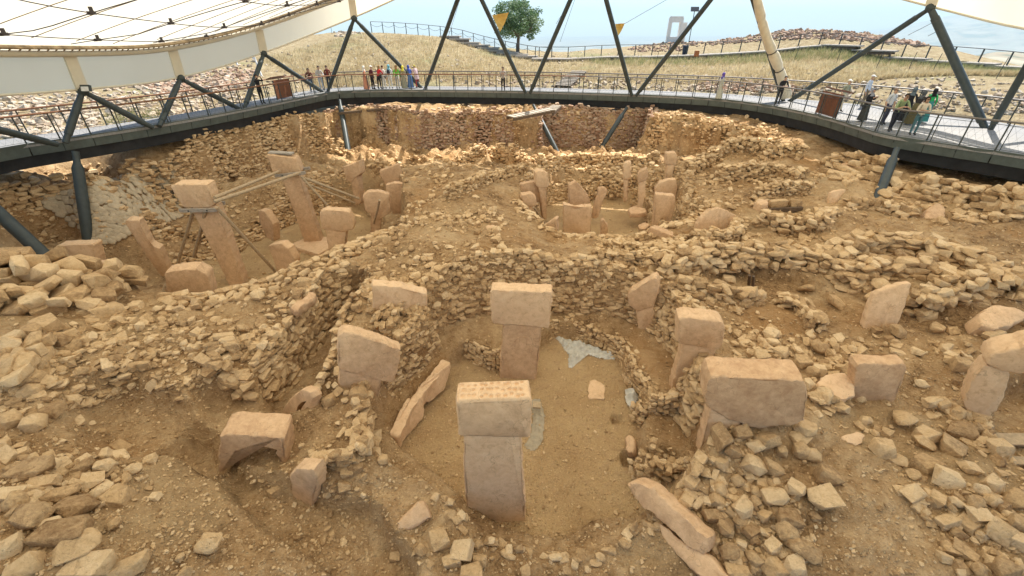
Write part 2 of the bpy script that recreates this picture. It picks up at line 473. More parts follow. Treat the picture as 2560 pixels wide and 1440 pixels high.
ZI = ev(inner, np.clip(GX, -32, 32), np.clip(GY, -6, 44))
RO = np.clip(np.hypot(GX, GY - 30), 0, 400)
ang_s = np.minimum(1.0, 95.0 / np.maximum(np.hypot(GX, GY - 30), 1e-6))
ZO = ev(outer, GX * ang_s, 30 + (GY - 30) * ang_s)
rr = np.hypot(GX, GY - 30)
ZO = np.clip(ZO, -5, 9.2)
# fall away to the plain, then far low hills
az = GX / np.maximum(GY, 1.0)
rightw = smooth(0.55, 0.95, az)
plain_z = -260 + 25 * fbm(GX, GY, 1200.0, 3, 21)
ridge_z = -52 + 46 * fbm(GX, GY, 520.0, 4, 41) - 60 * smooth(1500, 5000, rr)
plain_z = plain_z * (1 - rightw) + (ridge_z * (1 - smooth(1600, 4200, rr)) + plain_z * smooth(1600, 4200, rr)) * rightw
plain_z = plain_z + smooth(5200, 9500, rr) * (620 * smooth(0.55, 1.05, az) * (0.85 + 0.5 * fbm(GX, GY, 2600.0, 4, 33)))
fw = smooth(62, 560, rr)
ZO = ZO * (1 - fw) + plain_z * fw
# oval of the excavation: inside -> ZI
ell = np.hypot((GX + 0.2) / 24.5, (GY - 17.5) / 23.5)
kin = 1 - smooth(0.94, 1.06, ell)
Z = ZI * kin + ZO * (1 - kin)
hillw = smooth(1.0, 1.08, ell)
Z = Z + kin * (0.32 * fbm(GX, GY, 1.6, 5, 2) + 0.12 * fbm(GX, GY, 0.42, 3, 8)) + (1 - kin) * 0.25 * fbm(GX, GY, 3.0, 4, 4)
FARC = [Vector((*q, 0)) for q in ((-14.2,34.6),(-12.5,35.3),(-10,34.9),(-6,33.2),(-2,33.6),(1.0,33.6),(6.5,33.2),(10.6,32.0),(13.0,30.4),(15.2,27.2),(14.2,25.4),(11.2,25.9),(8.6,27.2),(5,27.6),(0,27.0),(-4,27.2),(-8,26.6),(-11.6,27.6))]
D_UP = [Vector((*q, 0)) for q in ((-18.6,23.0),(-17.9,25.2),(-17.2,27.4),(-15.9,30.2),(-14.4,33.2),(-12.4,32.6),(-10,29.5),(-9,26.6),(-8.6,24.4),(-11,23.8),(-14.5,22.8),(-17.2,21.4))]
carve(Z, D_UP, 0.65, 0.30, 0.5, 0.25)
carve(Z, FARC, 0.95 + 0.9 * 0, 0.30, 1.1, 0.35)
def lower(poly, dz, w):
    global Z
    Z = Z - dz * smooth(-w, w * .2, poly_sd(poly, GX, GY) + .15 * fbm(GX, GY, .8, 3, 15))
lower(Pz(1.8, (385,1105),(540,1188),(625,1258),(760,1352),(870,1445),(1010,1445),(1000,1345),(900,1215),(720,1190),(600,1160),(560,1130),(520,1040),(440,1040)), 0.50, 0.12)
lower(Pz(2.1, (215,1020),(300,985),(400,985),(470,1030),(480,1090),(390,1100),(290,1110)), 0.6, 0.45)
carve(Z, C_MID, 0.9, 0.30, 0.10)
carve(Z, C_FLOOR, 0.1, 0.22, 0.03)
carve(Z, D_MID, -0.7, 0.35, 0.12)
carve(Z, D_FLOOR, -1.5, 0.2, 0.03)
carve(Z, FARPIT, 0.6, 0.2, 0.15)
carve(Z, UNDER, 1.72, 0.12, 0.06, 0.05)
carve(Z, RCELL, 1.5, 0.2, 0.05)
carve(Z, STEP, 1.25, 0.30, 0.10)
carve(Z, CORR, 0.7, 0.30, 0.08, 0.06)
carve(Z, B_OUT, 0.58, 0.34, 0.12, 0.07)
carve(Z, B_FLOOR, 0.0, 0.16, 0.025, 0.05)
for (u, v, r_, dp) in ((1541, 1048, 0.15, 0.22), (1572, 1148, 0.20, 0.3), (1655, 1190, 0.38, 0.5), (1640, 1050, 0.3, 0.1)):
    p = P(u, v, 0.0)
    d = np.hypot(GX - p.x, GY - p.y)
    Z -= dp * (1 - smooth(r_ * 0.7, r_ * 1.15, d))
floorw = np.zeros_like(Z)
for poly in (B_FLOOR, D_FLOOR, C_FLOOR):
    floorw = np.maximum(floorw, smooth(-0.1, 0.25, poly_sd(poly, GX, GY)))

def hz(x, y):
    i = np.clip(np.searchsorted(XS, x) - 1, 0, len(XS) - 2)
    j = np.clip(np.searchsorted(YS, y) - 1, 0, len(YS) - 2)
    fx, fy = (x - XS[i]) / (XS[i + 1] - XS[i]), (y - YS[j]) / (YS[j + 1] - YS[j])
    return (Z[j, i] * (1 - fx) + Z[j, i + 1] * fx) * (1 - fy) + (Z[j + 1, i] * (1 - fx) + Z[j + 1, i + 1] * fx) * fy
_T = np.concatenate([np.arange(1.5, 50, 0.03), np.arange(50, 140, 0.25)])
def hit(u, v):
    d = ray(u, v)
    if d[1] <= 0.02: return None
    t = _T / d[1]
    below = CAMZ + d[2] * t < hz(d[0] * t, _T)
    k = int(np.argmax(below))
    if not below[k]: return None
    return Vector((d[0] * t[k], _T[k], float(hz(d[0] * t[k], _T[k]))))
def gz(x, y): return float(hz(np.float64(x), np.float64(y)))

ny, nx = GX.shape
V = np.c_[GX.ravel(), GY.ravel(), Z.ravel()]
ii = np.arange(ny * nx).reshape(ny, nx)
F = np.stack([ii[:-1, :-1], ii[:-1, 1:], ii[1:, 1:], ii[1:, :-1]], -1).reshape(-1, 4)
me = np_mesh('ground', V, F)
for nm, arr in (('hill', hillw), ('floorw', floorw)):
    a = me.attributes.new(nm, 'FLOAT', 'POINT')
    a.data.foreach_set('value', arr.astype(np.float32).ravel())

m, nt, b = new_mat('excavated_earth')
pos = coords(nt)
n1 = noise(nt, pos, 0.55, 6, 0.62)
n2 = noise(nt, pos, 4.5, 6, 0.7, 0.3)
n3 = noise(nt, pos, 22, 4, 0.65)
f = math_(nt, 'ADD', math_(nt, 'MULTIPLY', n1, 0.5), math_(nt, 'ADD', math_(nt, 'MULTIPLY', n2, 0.4), math_(nt, 'MULTIPLY', n3, 0.2)))
earth = ramp(nt, f, [(0.42, (0.135, 0.073, 0.032)), (0.53, (0.40, 0.25, 0.122)), (0.67, (0.60, 0.42, 0.235))]).outputs[0]
zone = noise(nt, pos, 0.33, 3, 0.55, 0.5)
earth = mix_(nt, math_(nt, 'MULTIPLY', ramp(nt, zone, [(0.55, (0, 0, 0)), (0.66, (1, 1, 1))]).outputs[0], 0.45), earth, (0.40, 0.215, 0.085))
earth = mix_(nt, math_(nt, 'MULTIPLY', ramp(nt, zone, [(0.34, (1, 1, 1)), (0.45, (0, 0, 0))]).outputs[0], 0.45), earth, (0.46, 0.33, 0.18))
# pale chips of stone in the soil
vo = N(nt, 'ShaderNodeTexVoronoi'); vo.inputs['Scale'].default_value = 11.0
nt.links.new(pos, vo.inputs['Vector'])
sep = N(nt, 'ShaderNodeSeparateColor'); nt.links.new(vo.outputs['Color'], sep.inputs[0])
chip = math_(nt, 'MULTIPLY', ramp(nt, vo.outputs['Distance'], [(0.16, (1, 1, 1)), (0.24, (0, 0, 0))]).outputs[0], math_(nt, 'GREATER_THAN', sep.outputs[0], 0.62))
earth = mix_(nt, math_(nt, 'MULTIPLY', chip, 0.75), earth, (0.58, 0.43, 0.25))
# beaten floors: gravelly terrazzo
fl = ramp(nt, math_(nt, 'ADD', math_(nt, 'MULTIPLY', n1, 0.5), math_(nt, 'ADD', math_(nt, 'MULTIPLY', n2, 0.25), math_(nt, 'MULTIPLY', n3, 0.3))), [(0.4, (0.41, 0.255, 0.12)), (0.54, (0.54, 0.365, 0.185)), (0.7, (0.65, 0.465, 0.255))]).outputs[0]
vo2 = N(nt, 'ShaderNodeTexVoronoi'); vo2.inputs['Scale'].default_value = 28.0
nt.links.new(pos, vo2.inputs['Vector'])
sep2 = N(nt, 'ShaderNodeSeparateColor'); nt.links.new(vo2.outputs['Color'], sep2.inputs[0])
sp = math_(nt, 'MULTIPLY', ramp(nt, vo2.outputs['Distance'], [(0.2, (1, 1, 1)), (0.32, (0, 0, 0))]).outputs[0], math_(nt, 'GREATER_THAN', sep2.outputs[1], 0.5))
fl = mix_(nt, math_(nt, 'MULTIPLY', sp, 0.5), fl, (0.62, 0.48, 0.30))
fl = mix_(nt, math_(nt, 'MULTIPLY', ramp(nt, n2, [(0.5, (0, 0, 0)), (0.62, (1, 1, 1))]).outputs[0], 0.35), fl, (0.34, 0.20, 0.105))
at = N(nt, 'ShaderNodeAttribute', attribute_name='floorw')
col = mix_(nt, at.outputs['Fac'], earth, fl)
# hillside: straw, stony reddish soil, green patches
g1 = noise(nt, pos, 0.16, 5, 0.6)
g2 = noise(nt, pos, 1.6, 6, 0.75)
straw = ramp(nt, g2, [(0.32, (0.22, 0.15, 0.08)), (0.5, (0.36, 0.275, 0.15)), (0.68, (0.46, 0.375, 0.23))]).outputs[0]
straw = mix_(nt, math_(nt, 'MULTIPLY', ramp(nt, g1, [(0.54, (0, 0, 0)), (0.66, (1, 1, 1))]).outputs[0], 0.5), straw, (0.20, 0.22, 0.09))
far = N(nt, 'ShaderNodeVectorMath', operation='LENGTH'); nt.links.new(pos, far.inputs[0])
field = ramp(nt, noise(nt, pos, 0.004, 4, 0.5, 1.0), [(0.4, (0.10, 0.12, 0.06)), (0.47, (0.34, 0.25, 0.15)), (0.55, (0.30, 0.27, 0.16)), (0.62, (0.44, 0.36, 0.24))]).outputs[0]
straw = mix_(nt, ramp(nt, math_(nt, 'MULTIPLY', far.outputs['Value'], 0.001), [(0.09, (0, 0, 0)), (0.3, (1, 1, 1))]).outputs[0], straw, field)
at2 = N(nt, 'ShaderNodeAttribute', attribute_name='hill')
col = mix_(nt, at2.outputs['Fac'], col, straw)
nt.links.new(col, b.inputs['Base Color'])
b.inputs['Roughness'].default_value = 0.95
b.inputs['Specular IOR Level'].default_value = 0.1
h = math_(nt, 'ADD', math_(nt, 'MULTIPLY', n2, 1.0), math_(nt, 'ADD', math_(nt, 'MULTIPLY', n3, 0.5), math_(nt, 'MULTIPLY', chip, 0.35)))
bump(nt, b, h, 1.0, 0.12)
M_EARTH = m
ground = link('ground', me, M_EARTH)
tag(ground, kind='structure')
# ------------------------------------------------------------------ shelter roof on V struts
DZ = 4.5
RIM = [(-19.6,21.5,6.5),(-18.6,26.8,6.5),(-16.7,33.0,7.4),(-11.6,37.4,9.46),(-2.85,34.6,12.05),(4.9,33.2,13.02),(13.1,30.8,12.22),(22.2,27.3,9.83),(22.9,21.5,8.75),(22.8,15.0,8.6),(21.0,8.0,8.9),(16.5,1.0,9.3),(9.0,-4.0,9.6),(0.0,-5.5,9.9),(-9.0,-4.0,9.4),(-16.0,1.0,8.8),(-19.6,8.0,8.4),(-20.2,15.0,7.0)]  # unseen near side behind the camera set low to block blue sky light
RIM = [Vector(p) for p in RIM]
def catmull(pts, n, closed=True):
    out = []
    m_ = len(pts)
    for i in range(m_ if closed else m_ - 1):
        g = lambda k: pts[k % m_] if closed else pts[max(0, min(m_ - 1, k))]
        p0, p1, p2, p3 = g(i - 1), g(i), g(i + 1), g(i + 2)
        for k in range(n):
            t = k / n
            out.append(0.5 * ((2 * p1) + (p2 - p0) * t + (2 * p0 - 5 * p1 + 4 * p2 - p3) * t * t + (3 * p1 - p0 - 3 * p2 + p3) * t ** 3))
    if not closed: out.append(pts[-1].copy())
    return out
NS = 6
rim = catmull(RIM, NS)
ctr = Vector((0.5, 17.0, 0))
shelter = empty('shelter', (0, 17, 4.5))
tag(shelter, 'cream tensile membrane shelter on slanted dark steel struts over the excavation', 'shelter', kind='thing')
def inward(p, s):
    q = ctr + (Vector((p.x, p.y, 0)) - ctr) * s
    return q
HB = 1.30
# rim band panels between the ribs
m_ = len(rim)
for k in range(len(RIM)):
    bm = bmesh.new()
    lo, hi, lo2, hi2 = [], [], [], []
    for j in range(NS + 1):
        p = rim[(k * NS + j) % m_]
        q = inward(p, 0.992)
        lo.append(bm.verts.new(p)); hi.append(bm.verts.new((q.x, q.y, p.z + HB)))
    for j in range(NS):
        bm.faces.new((lo[j], lo[j + 1], hi[j + 1], hi[j]))
    link('rim_panel', from_bm('rim_panel', bm, 60), M_MEMBRANE, shelter)
for k, p in enumerate(RIM):
    q = inward(p, 0.99)
    bar('rim_rib', p + (inward(p, 0.997) - Vector((p.x, p.y, 0))) + Vector((0, 0, 0.02)), Vector((q.x, q.y, p.z + HB)), 0.5, 0.10, M_CREAM, shelter, up=(p.x - ctr.x, p.y - ctr.y, 0))
tube('lower_rim', [p - Vector((0, 0, 0.03)) for p in rim], 0.05, M_CREAM, shelter, 8, True)
ring = [Vector((*inward(p, 0.985).xy, p.z + HB + 0.14)) for p in rim]
tube('ring_beam', ring, 0.16, M_CREAM, shelter, 12, True)
ring2 = [Vector((*inward(p, 0.968).xy, p.z + HB + 0.30)) for p in rim]
tube('edge_cable', ring2, 0.045, M_DIRTYCREAM, shelter, 8, True)
ring3 = [Vector((*inward(p, 0.975).xy, p.z + HB + 0.34)) for p in rim]
bm = bmesh.new()
for i in range(m_):       # stained lacing strip along the membrane's edge
    a, b2 = ring2[i], ring2[(i + 1) % m_]
    c, d = ring3[(i + 1) % m_], ring3[i]
    bm.faces.new([bm.verts.new(v) for v in (a, b2, c + Vector((0, 0, .12)), d + Vector((0, 0, .12)))])
link('lacing_strip', from_bm('lacing_strip', bm), M_DIRTYCREAM, shelter)
bm = bmesh.new()
for i in range(0, m_):
    for t in (0.0, 0.33, 0.66):
        a = ring2[i].lerp(ring2[(i + 1) % m_], t); c = ring[i].lerp(ring[(i + 1) % m_], t)
        bm_tube(bm, [a, c], 0.022, 5)
tag(link('lacing', from_bm('lacing', bm), M_DIRTYCREAM, shelter), kind='stuff')
# membrane
ZC = 11.9
def roof_z(s, zr): return (s ** 1.7) * zr + (1 - s ** 1.7) * ZC
SS = [0.972, 0.94, 0.9, 0.85, 0.78, 0.7, 0.6, 0.5, 0.4, 0.3, 0.2, 0.1]
V, F = [], []
for s in SS:
    for p in rim:
        q = inward(p, s)
        V.append((q.x, q.y, roof_z(s / 0.972, p.z + HB + 0.42)))
for i in range(len(SS) - 1):
    for j in range(m_):
        a, b2 = i * m_ + j, i * m_ + (j + 1) % m_
        F.append((a, b2, b2 + m_, a + m_))
V.append((ctr.x, ctr.y, ZC))
for j in range(m_):
    F.append(((len(SS) - 1) * m_ + j, (len(SS) - 1) * m_ + (j + 1) % m_, len(V) - 1))
link('membrane', mesh('membrane', V, F, True), M_MEMBRANE, shelter)
# cable net under the membrane
_rang = np.array([math.atan2(p.y - ctr.y, p.x - ctr.x) for p in rim])
_rrad = np.array([math.hypot(p.x - ctr.x, p.y - ctr.y) for p in rim])
_rz = np.array([p.z for p in rim])
_o = np.argsort(_rang)
def roof_at(x, y):
    a = math.atan2(y - ctr.y, x - ctr.x)
    rad = np.interp(a, _rang[_o], _rrad[_o], period=2 * math.pi)
    zr = np.interp(a, _rang[_o], _rz[_o], period=2 * math.pi)
    s = math.hypot(x - ctr.x, y - ctr.y) / rad
    return s, roof_z(min(s, .972) / 0.972, zr + HB + 0.42)
xg = [-17.3 + 3.3 * k for k in range(12)]
yg = [-1.7 + 3.75 * k for k in range(11)]
def cable(pts_):
    run = []
    for p in pts_:
        s, z = roof_at(*p)
        if s < 0.965: run.append(Vector((p[0], p[1], z - 0.55 * (1 - max(0, (s - 0.8) / 0.165)) - 0.06)))
    if len(run) > 2: tube('net_cable', run, 0.017, M_CABLE, shelter, 5)
for x in xg: cable([(x, y) for y in np.arange(-6, 42, 0.75)])
for y in yg: cable([(x, y) for x in np.arange(-23, 24, 0.75)])
bm = bmesh.new()
bm_box(bm, (0, 0, 0.03), 0.30, 0.20, 0.14); bm_box(bm, (0.03, 0, 0.18), 0.14, 0.12, 0.2); bm_box(bm, (-0.12, 0, -0.02), 0.1, 0.3, 0.06)
clamp_me = from_bm('cable_clamp', bm)
clamp_me.materials.append(M_CABLE)
for x in xg:
    for y in yg:
        s, z = roof_at(x, y)
        if s < 0.955:
            link('cable_clamp', clamp_me, None, shelter, Matrix.Translation((x, y, z - 0.55 * (1 - max(0, (s - 0.8) / 0.165)) - 0.08)) @ Matrix.Rotation(0.4, 4, 'Z') @ Matrix.Scale(.72, 4))
# membrane seams
for k, y in enumerate(np.arange(0.2, 36, 1.9)):
    run = []
    for x in np.arange(-23, 24, 0.75):
        s, z = roof_at(x, y)
        if s < 0.965: run.append(Vector((x, y, z - 0.015)))
    if len(run) > 2: tube('membrane_seam', run, 0.014, M_DIRTYCREAM, shelter, 4)

# struts: base nodes on the deck and apexes at the rim
BASES = [P(-90,420,DZ), P(150,357,DZ), P(392,316,DZ), P(606,270,DZ), P(812,229,DZ), P(1060,219,DZ), P(1320,231,DZ), P(1585,237,DZ), P(1965,252,DZ), P(2476,322,DZ), P(2640,350,DZ)]
APEX = {0: None}
pairs = [(0, 17), (1, 0), (2, 1), (3, 2), (4, 3), (5, 4), (6, 5), (7, 6), (8, 7), (9, 8)]
def strut(a, b, r=0.15):
    d = (b - a).normalized()
    o = tube('strut', [a - d * 0.05, a + d * 0.35, a + d * 0.36, b - d * 0.6, b - d * 0.59, b], [r * .8, r * .8, r, r, r * .85, r * .7], M_STEEL, shelter, 12)
    return o
for i, (bi, ai) in enumerate(pairs):
    base = BASES[bi]
    right = RIM[ai] - Vector((0, 0, 0.1))
    off = (right - base); off.z = 0; off = off.normalized() * 0.22
    if ai == 17: continue
    strut(base + off, right)
for bi, ai in [(1, 17), (2, 0), (3, 1), (4, 2), (5, 3), (6, 4), (7, 5), (8, 6), (9, 7), (10, 8)]:
    base = BASES[bi]
    left = RIM[ai] - Vector((0, 0, 0.1))
    off = (left - base); off.z = 0; off = off.normalized() * 0.22
    strut(base + off, left, 0.19 if ai == 7 else 0.15)
bm = bmesh.new()
bmesh.ops.create_icosphere(bm, subdivisions=2, radius=0.24)
node_me = from_bm('apex_node', bm, 60); node_me.materials.append(M_STEEL)
for ai in range(0, 9):
    link('apex_node', node_me, None, shelter, Matrix.Translation(RIM[ai] - Vector((0, 0, 0.08))))
# legs under the deck down into the pit
LEGS = [(Vector((-19.75, 19.9, 4.1)), (lambda q: Vector((q.x, q.y, min(q.z, gz(q.x, q.y) - .05))))(PD(214, 596, 18.4)), 0.22), (Vector((-21.3, 16.4, 4.1)), P(168, 690, 0.3), 0.24),
        (Vector((-13.3, 36.0, 4.0)), Vector((-12.0, 32.2, 0.3)), 0.2), (PD(1333, 262, 35.3), P(1398, 390, 0.7), 0.18), (PD(1568, 268, 33.8), P(1508, 362, 1.4), 0.17),
        (P(2242, 372, 4.2), P(2193, 500, 2.55), 0.19), (Vector((20.9, 16.8, 4.1)), P(2528, 548, 2.6), 0.25)]
for a, b2, r in LEGS:
    d = (b2 - a).normalized()
    tube('pit_leg', [a, a + d * 0.5, a + d * 0.75, b2 + d * 0.4], [r * .6, r * .6, r, r], M_STEEL, shelter, 14)
# sail corners clipped to two struts, furled sail round another
def tri_sail(name, a, b, c, label):
    a, b, c = Vector(a), Vector(b), Vector(c)
    V, F, n = [], [], 8
    nrm = (b - a).cross(c - a).normalized()
    idx = {}
    for side in (0, 1):
        for i in range(n + 1):
            for j in range(n + 1 - i):
                u, v = i / n, j / n
                idx[(side, i, j)] = len(V)
                V.append(a + (b - a) * u + (c - a) * v + nrm * (0.25 * math.sin(math.pi * u) * math.sin(math.pi * v) + 0.03 * math.sin(9 * u) + side * 0.012))
        for i in range(n):
            for j in range(n - i):
                t = (idx[(side, i, j)], idx[(side, i + 1, j)], idx[(side, i, j + 1)])
                F.append(t if side == 0 else t[::-1])
                if i + j < n - 1:
                    t = (idx[(side, i + 1, j)], idx[(side, i + 1, j + 1)], idx[(side, i, j + 1)])
                    F.append(t if side == 0 else t[::-1])
    o = link(name, mesh(name, V, F, True), M_SAIL)
    return tag(o, label, 'sail', kind='thing')
tri_sail('sail_corner', PD(1230, 38, 37.2), PD(1272, 31, 37.0), PD(1250, 80, 37.0), 'large ochre triangular sail corner tied to a strut near the round tree')
tri_sail('sail_corner', PD(1538, 60, 35.2), PD(1562, 58, 35.0), PD(1545, 90, 35.0), 'small ochre triangular sail corner tied to a strut above the boardwalk')
for a, b2 in ((PD(1562, 59, 35.0), PD(1700, -20, 33.5)), (PD(1390, 60, 36), PD(1440, -20, 36)), (PD(1118, 100, 37), PD(1150, 0, 38)), (PD(1400, 105, 36), PD(1440, -10, 36)), (PD(2345, 50, 26.5), PD(2270, 88, 26.5)), (PD(2349, 75, 26.2), PD(2320, 90, 26.2))):
    tube('guy_wire', [a, b2], 0.012, M_CABLE, shelter, 4)
f_a, f_b = BASES[8] + Vector((-0.15, -0.1, 0.1)), RIM[6]
d = (f_b - f_a)
ptsS, rad = [], []
for k in range(40):
    t = k / 39
    ptsS.append(f_a + d * (0.03 + 0.97 * t) + Vector((0.10 * math.sin(t * 9), -0.25, 0)))
    rad.append((0.36 - 0.14 * t) * (0.93 + 0.07 * math.sin(t * 23)) * (0.78 if min(abs(t - c) for c in (0.10, 0.22, 0.36, 0.6)) < 0.014 else 1))
o = tube('furled_sail', ptsS, rad, M_SAILW, None, 14)
tag(o, 'cream fabric sail rolled and tied along a steel strut above the deck', 'sail', kind='thing')
for t in (0.10, 0.22, 0.36):
    q = f_a + d * (0.03 + 0.97 * t) + Vector((0.10 * math.sin(t * 9), -0.25, 0))
    tube('tie_strap', [q - d * 0.003, q + d * 0.003], 0.27, M_SLING, o, 10)

# ------------------------------------------------------------------ curved walkway round the pit
INNER = [P(-520,520,DZ), P(-220,425,DZ), P(0,373,DZ), P(170,347,DZ), P(336,322,DZ), P(510,293,DZ), P(672,262,DZ), P(760,244,DZ), P(850,229,DZ), P(1000,226,DZ), P(1186,227,DZ), P(1350,230,DZ), P(1522,235,DZ), P(1660,240,DZ), P(1784,247,DZ), P(1910,262,DZ), P(2036,287,DZ), P(2120,310,DZ), P(2204,336,DZ), P(2290,350,DZ), P(2372,363,DZ), P(2460,375,DZ), P(2560,390,DZ), P(2750,420,DZ), P(3000,470,DZ)]
WID = [2.3, 2.3, 2.3, 2.3, 2.3, 2.3, 2.4, 2.5, 2.6, 2.7, 2.7, 2.7, 2.7, 2.9, 3.2, 3.8, 4.6, 5.0, 5.6, 5.8, 5.9, 5.8, 5.4, 5.0, 4.5]
PRE = len(INNER)
path = catmull(INNER, 8, False)
wd = list(np.interp(np.linspace(0, PRE - 1, len(path)), range(PRE), WID))
cpt = Vector((0, 15, DZ))
nrmls = []
for i in range(len(path)):
    d = (path[min(i + 1, len(path) - 1)] - path[max(i - 1, 0)]); d.z = 0; d.normalize()
    n = Vector((d.y, -d.x, 0))
    if n.dot(path[i] - cpt) < 0: n = -n
    nrmls.append(n)
for _ in range(12):
    nrmls = [(nrmls[max(0, i - 1)] + nrmls[i] + nrmls[min(len(path) - 1, i + 1)]).normalized() for i in range(len(path))]
OUTER = [p + n * w for p, n, w in zip(path[::8], nrmls[::8], WID)]
for k, q in zip(range(14, 25), ((16.6,35.4),(19.5,33.4),(22.2,31.3),(23.8,29.4),(25.0,27.6),(25.8,26.0),(26.3,24.4),(26.6,22.8),(26.7,21.0),(26.6,17.5),(26.5,13.0))):
    OUTER[k] = Vector((*q, DZ))
opath = catmull(OUTER, 8, False)
nrmls = [((q - p) * Vector((1, 1, 0))).normalized() for p, q in zip(path, opath)]
walk = empty('walkway', (0, 36, DZ))
tag(walk, 'curved raised visitor walkway with grey deck and railings around the pit', 'walkway', kind='thing')
V = []
for p, q in zip(path, opath):
    V += [p, q, p - Vector((0, 0, 0.12)), q - Vector((0, 0, 0.12))]
F = []
for i in range(len(path) - 1):
    a = 4 * i
    F += [(a, a + 1, a + 5, a + 4), (a + 2, a + 6, a + 7, a + 3), (a + 1, a + 3, a + 7, a + 5), (a, a + 4, a + 6, a + 2)]
link('deck', mesh('deck', V, F), M_DECK, walk)
# resample by arc length
def arclen(pts_):
    L = [0]
    for i in range(1, len(pts_)): L.append(L[-1] + (pts_[i] - pts_[i - 1]).length)
    return L
def at_len(pts_, L, s):
    i = min(max(int(np.searchsorted(L, s)) - 1, 0), len(pts_) - 2)
    return pts_[i].lerp(pts_[i + 1], (s - L[i]) / max(L[i + 1] - L[i], 1e-6))
Li, Lo = arclen(path), arclen(opath)
POSTSP = 1.13
ni = int(Li[-1] / POSTSP)
FH = 0.50
for k in range(ni):
    a, b2 = at_len(path, Li, k * POSTSP + 0.015), at_len(path, Li, (k + 1) * POSTSP - 0.015)
    d = (b2 - a).normalized(); n = Vector((-d.y, d.x, 0))
    if n.dot(cpt - a) < 0: n = -n
    bm = bmesh.new()
    o1 = n * 0.02
    lean = n * -0.16
    v = [bm.verts.new(q) for q in (a + o1 + Vector((0, 0, .05)), b2 + o1 + Vector((0, 0, .05)), b2 + o1 + lean - Vector((0, 0, FH)), a + o1 + lean - Vector((0, 0, FH)))]
    v += [bm.verts.new(q.co - n * 0.03) for q in v]
    for f in ((0, 1, 2, 3), (7, 6, 5, 4), (0, 4, 5, 1), (1, 5, 6, 2), (2, 6, 7, 3), (3, 7, 4, 0)):
        bm.faces.new([v[i] for i in f])
    link('fascia_panel', from_bm('fascia_panel', bm), M_FASCIA, walk)
ub = [p + n * 0.55 - Vector((0, 0, 0.62)) for p, n in zip(path, nrmls)]
V, F = [], []
for p, n in zip(ub, nrmls):
    V += [p + Vector((0, 0, .45)) - n * .3, p - Vector((0, 0, .42)) - n * .12, p - Vector((0, 0, .42)) + n * .3, p + Vector((0, 0, .45)) + n * .3]
for i in range(len(ub) - 1):
    a = 4 * i
    for k in range(4):
        F.append((a + k, a + (k + 1) % 4, a + 4 + (k + 1) % 4, a + 4 + k))
link('underbeam', mesh('underbeam', V, F), M_UNDER, walk)
# cross joists
for k in range(0, ni, 2):
    i = int(k * POSTSP / Li[-1] * (len(path) - 1))
    bar('joist', path[i] + nrmls[i] * 0.4 - Vector((0, 0, .3)), opath[i] - nrmls[i] * .1 - Vector((0, 0, .3)), 0.14, 0.26, M_UNDER, walk)
def rail(pts_, L, sp, inset, h, wood_until):
    nP = int(L[-1] / sp)
    for k in range(nP + 1):
        s = k * sp
        a = at_len(pts_, L, s); b2 = at_len(pts_, L, min(s + .05, L[-1]))
        d = (b2 - a); d.z = 0
        if d.length < 1e-6: continue
        d.normalize(); n = Vector((-d.y, d.x, 0))
        if n.dot(cpt - a) < 0: n = -n
        a = a - n * inset
        bar('post', a - Vector((0, 0, .25)), a + Vector((0, 0, h)), 0.055, 0.035, M_STEEL, walk, up=n)
        e = a + d * 0.13
        if k % 2 == 0 and inset > 0: bar('post', e - Vector((0, 0, .02)), e + Vector((0, 0, h)), 0.03, 0.02, M_STEEL, walk, up=n)
    def off(s):
        a = at_len(pts_, L, s); b2 = at_len(pts_, L, min(s + .05, L[-1])); c2 = at_len(pts_, L, max(s - .05, 0))
        d = (b2 - c2); d.z = 0; d.normalize(); n = Vector((-d.y, d.x, 0))
        if n.dot(cpt - a) < 0: n = -n
        return a - n * inset
    S = np.arange(0, L[-1] - 0.1, 0.5)
    allp = [off(s) for s in S]
    cut = int(wood_until * len(S))
    for lo, hi, mt in ((0, cut + 1, M_RAILWOOD), (cut, len(S), M_RAILGREY)):
        if hi - lo > 2:
            tube('handrail', [p + Vector((0, 0, h + .03)) for p in allp[lo:hi]], 0.042, mt, walk, 8)
    for hh in (0.08, h - 0.1):
        tube('rail_wire', [p + Vector((0, 0, hh)) for p in allp], 0.010, M_STEEL, walk, 4)
    bm = bmesh.new()      # fine diagonal net between the posts
    for i in range(len(allp) - 1):
        for (t0, z0, t1, z1) in ((0, .08, 1, h - .1), (0, h - .1, 1, .08), (0, h / 2, .5, h - .1), (.5, .08, 1, h / 2), (0, h / 2, .5, .08), (.5, h - .1, 1, h / 2)):
            bm_tube(bm, [allp[i].lerp(allp[i + 1], t0) + Vector((0, 0, z0)), allp[i].lerp(allp[i + 1], t1) + Vector((0, 0, z1))], 0.0028, 3, False)
    tag(link('wire_net', from_bm('wire_net', bm), M_STEEL, walk), kind='stuff')
rail(path, Li, POSTSP, 0.06, 1.12, 0.60)
rail(opath, Lo, 1.5, -0.06, 1.12, 0.35)

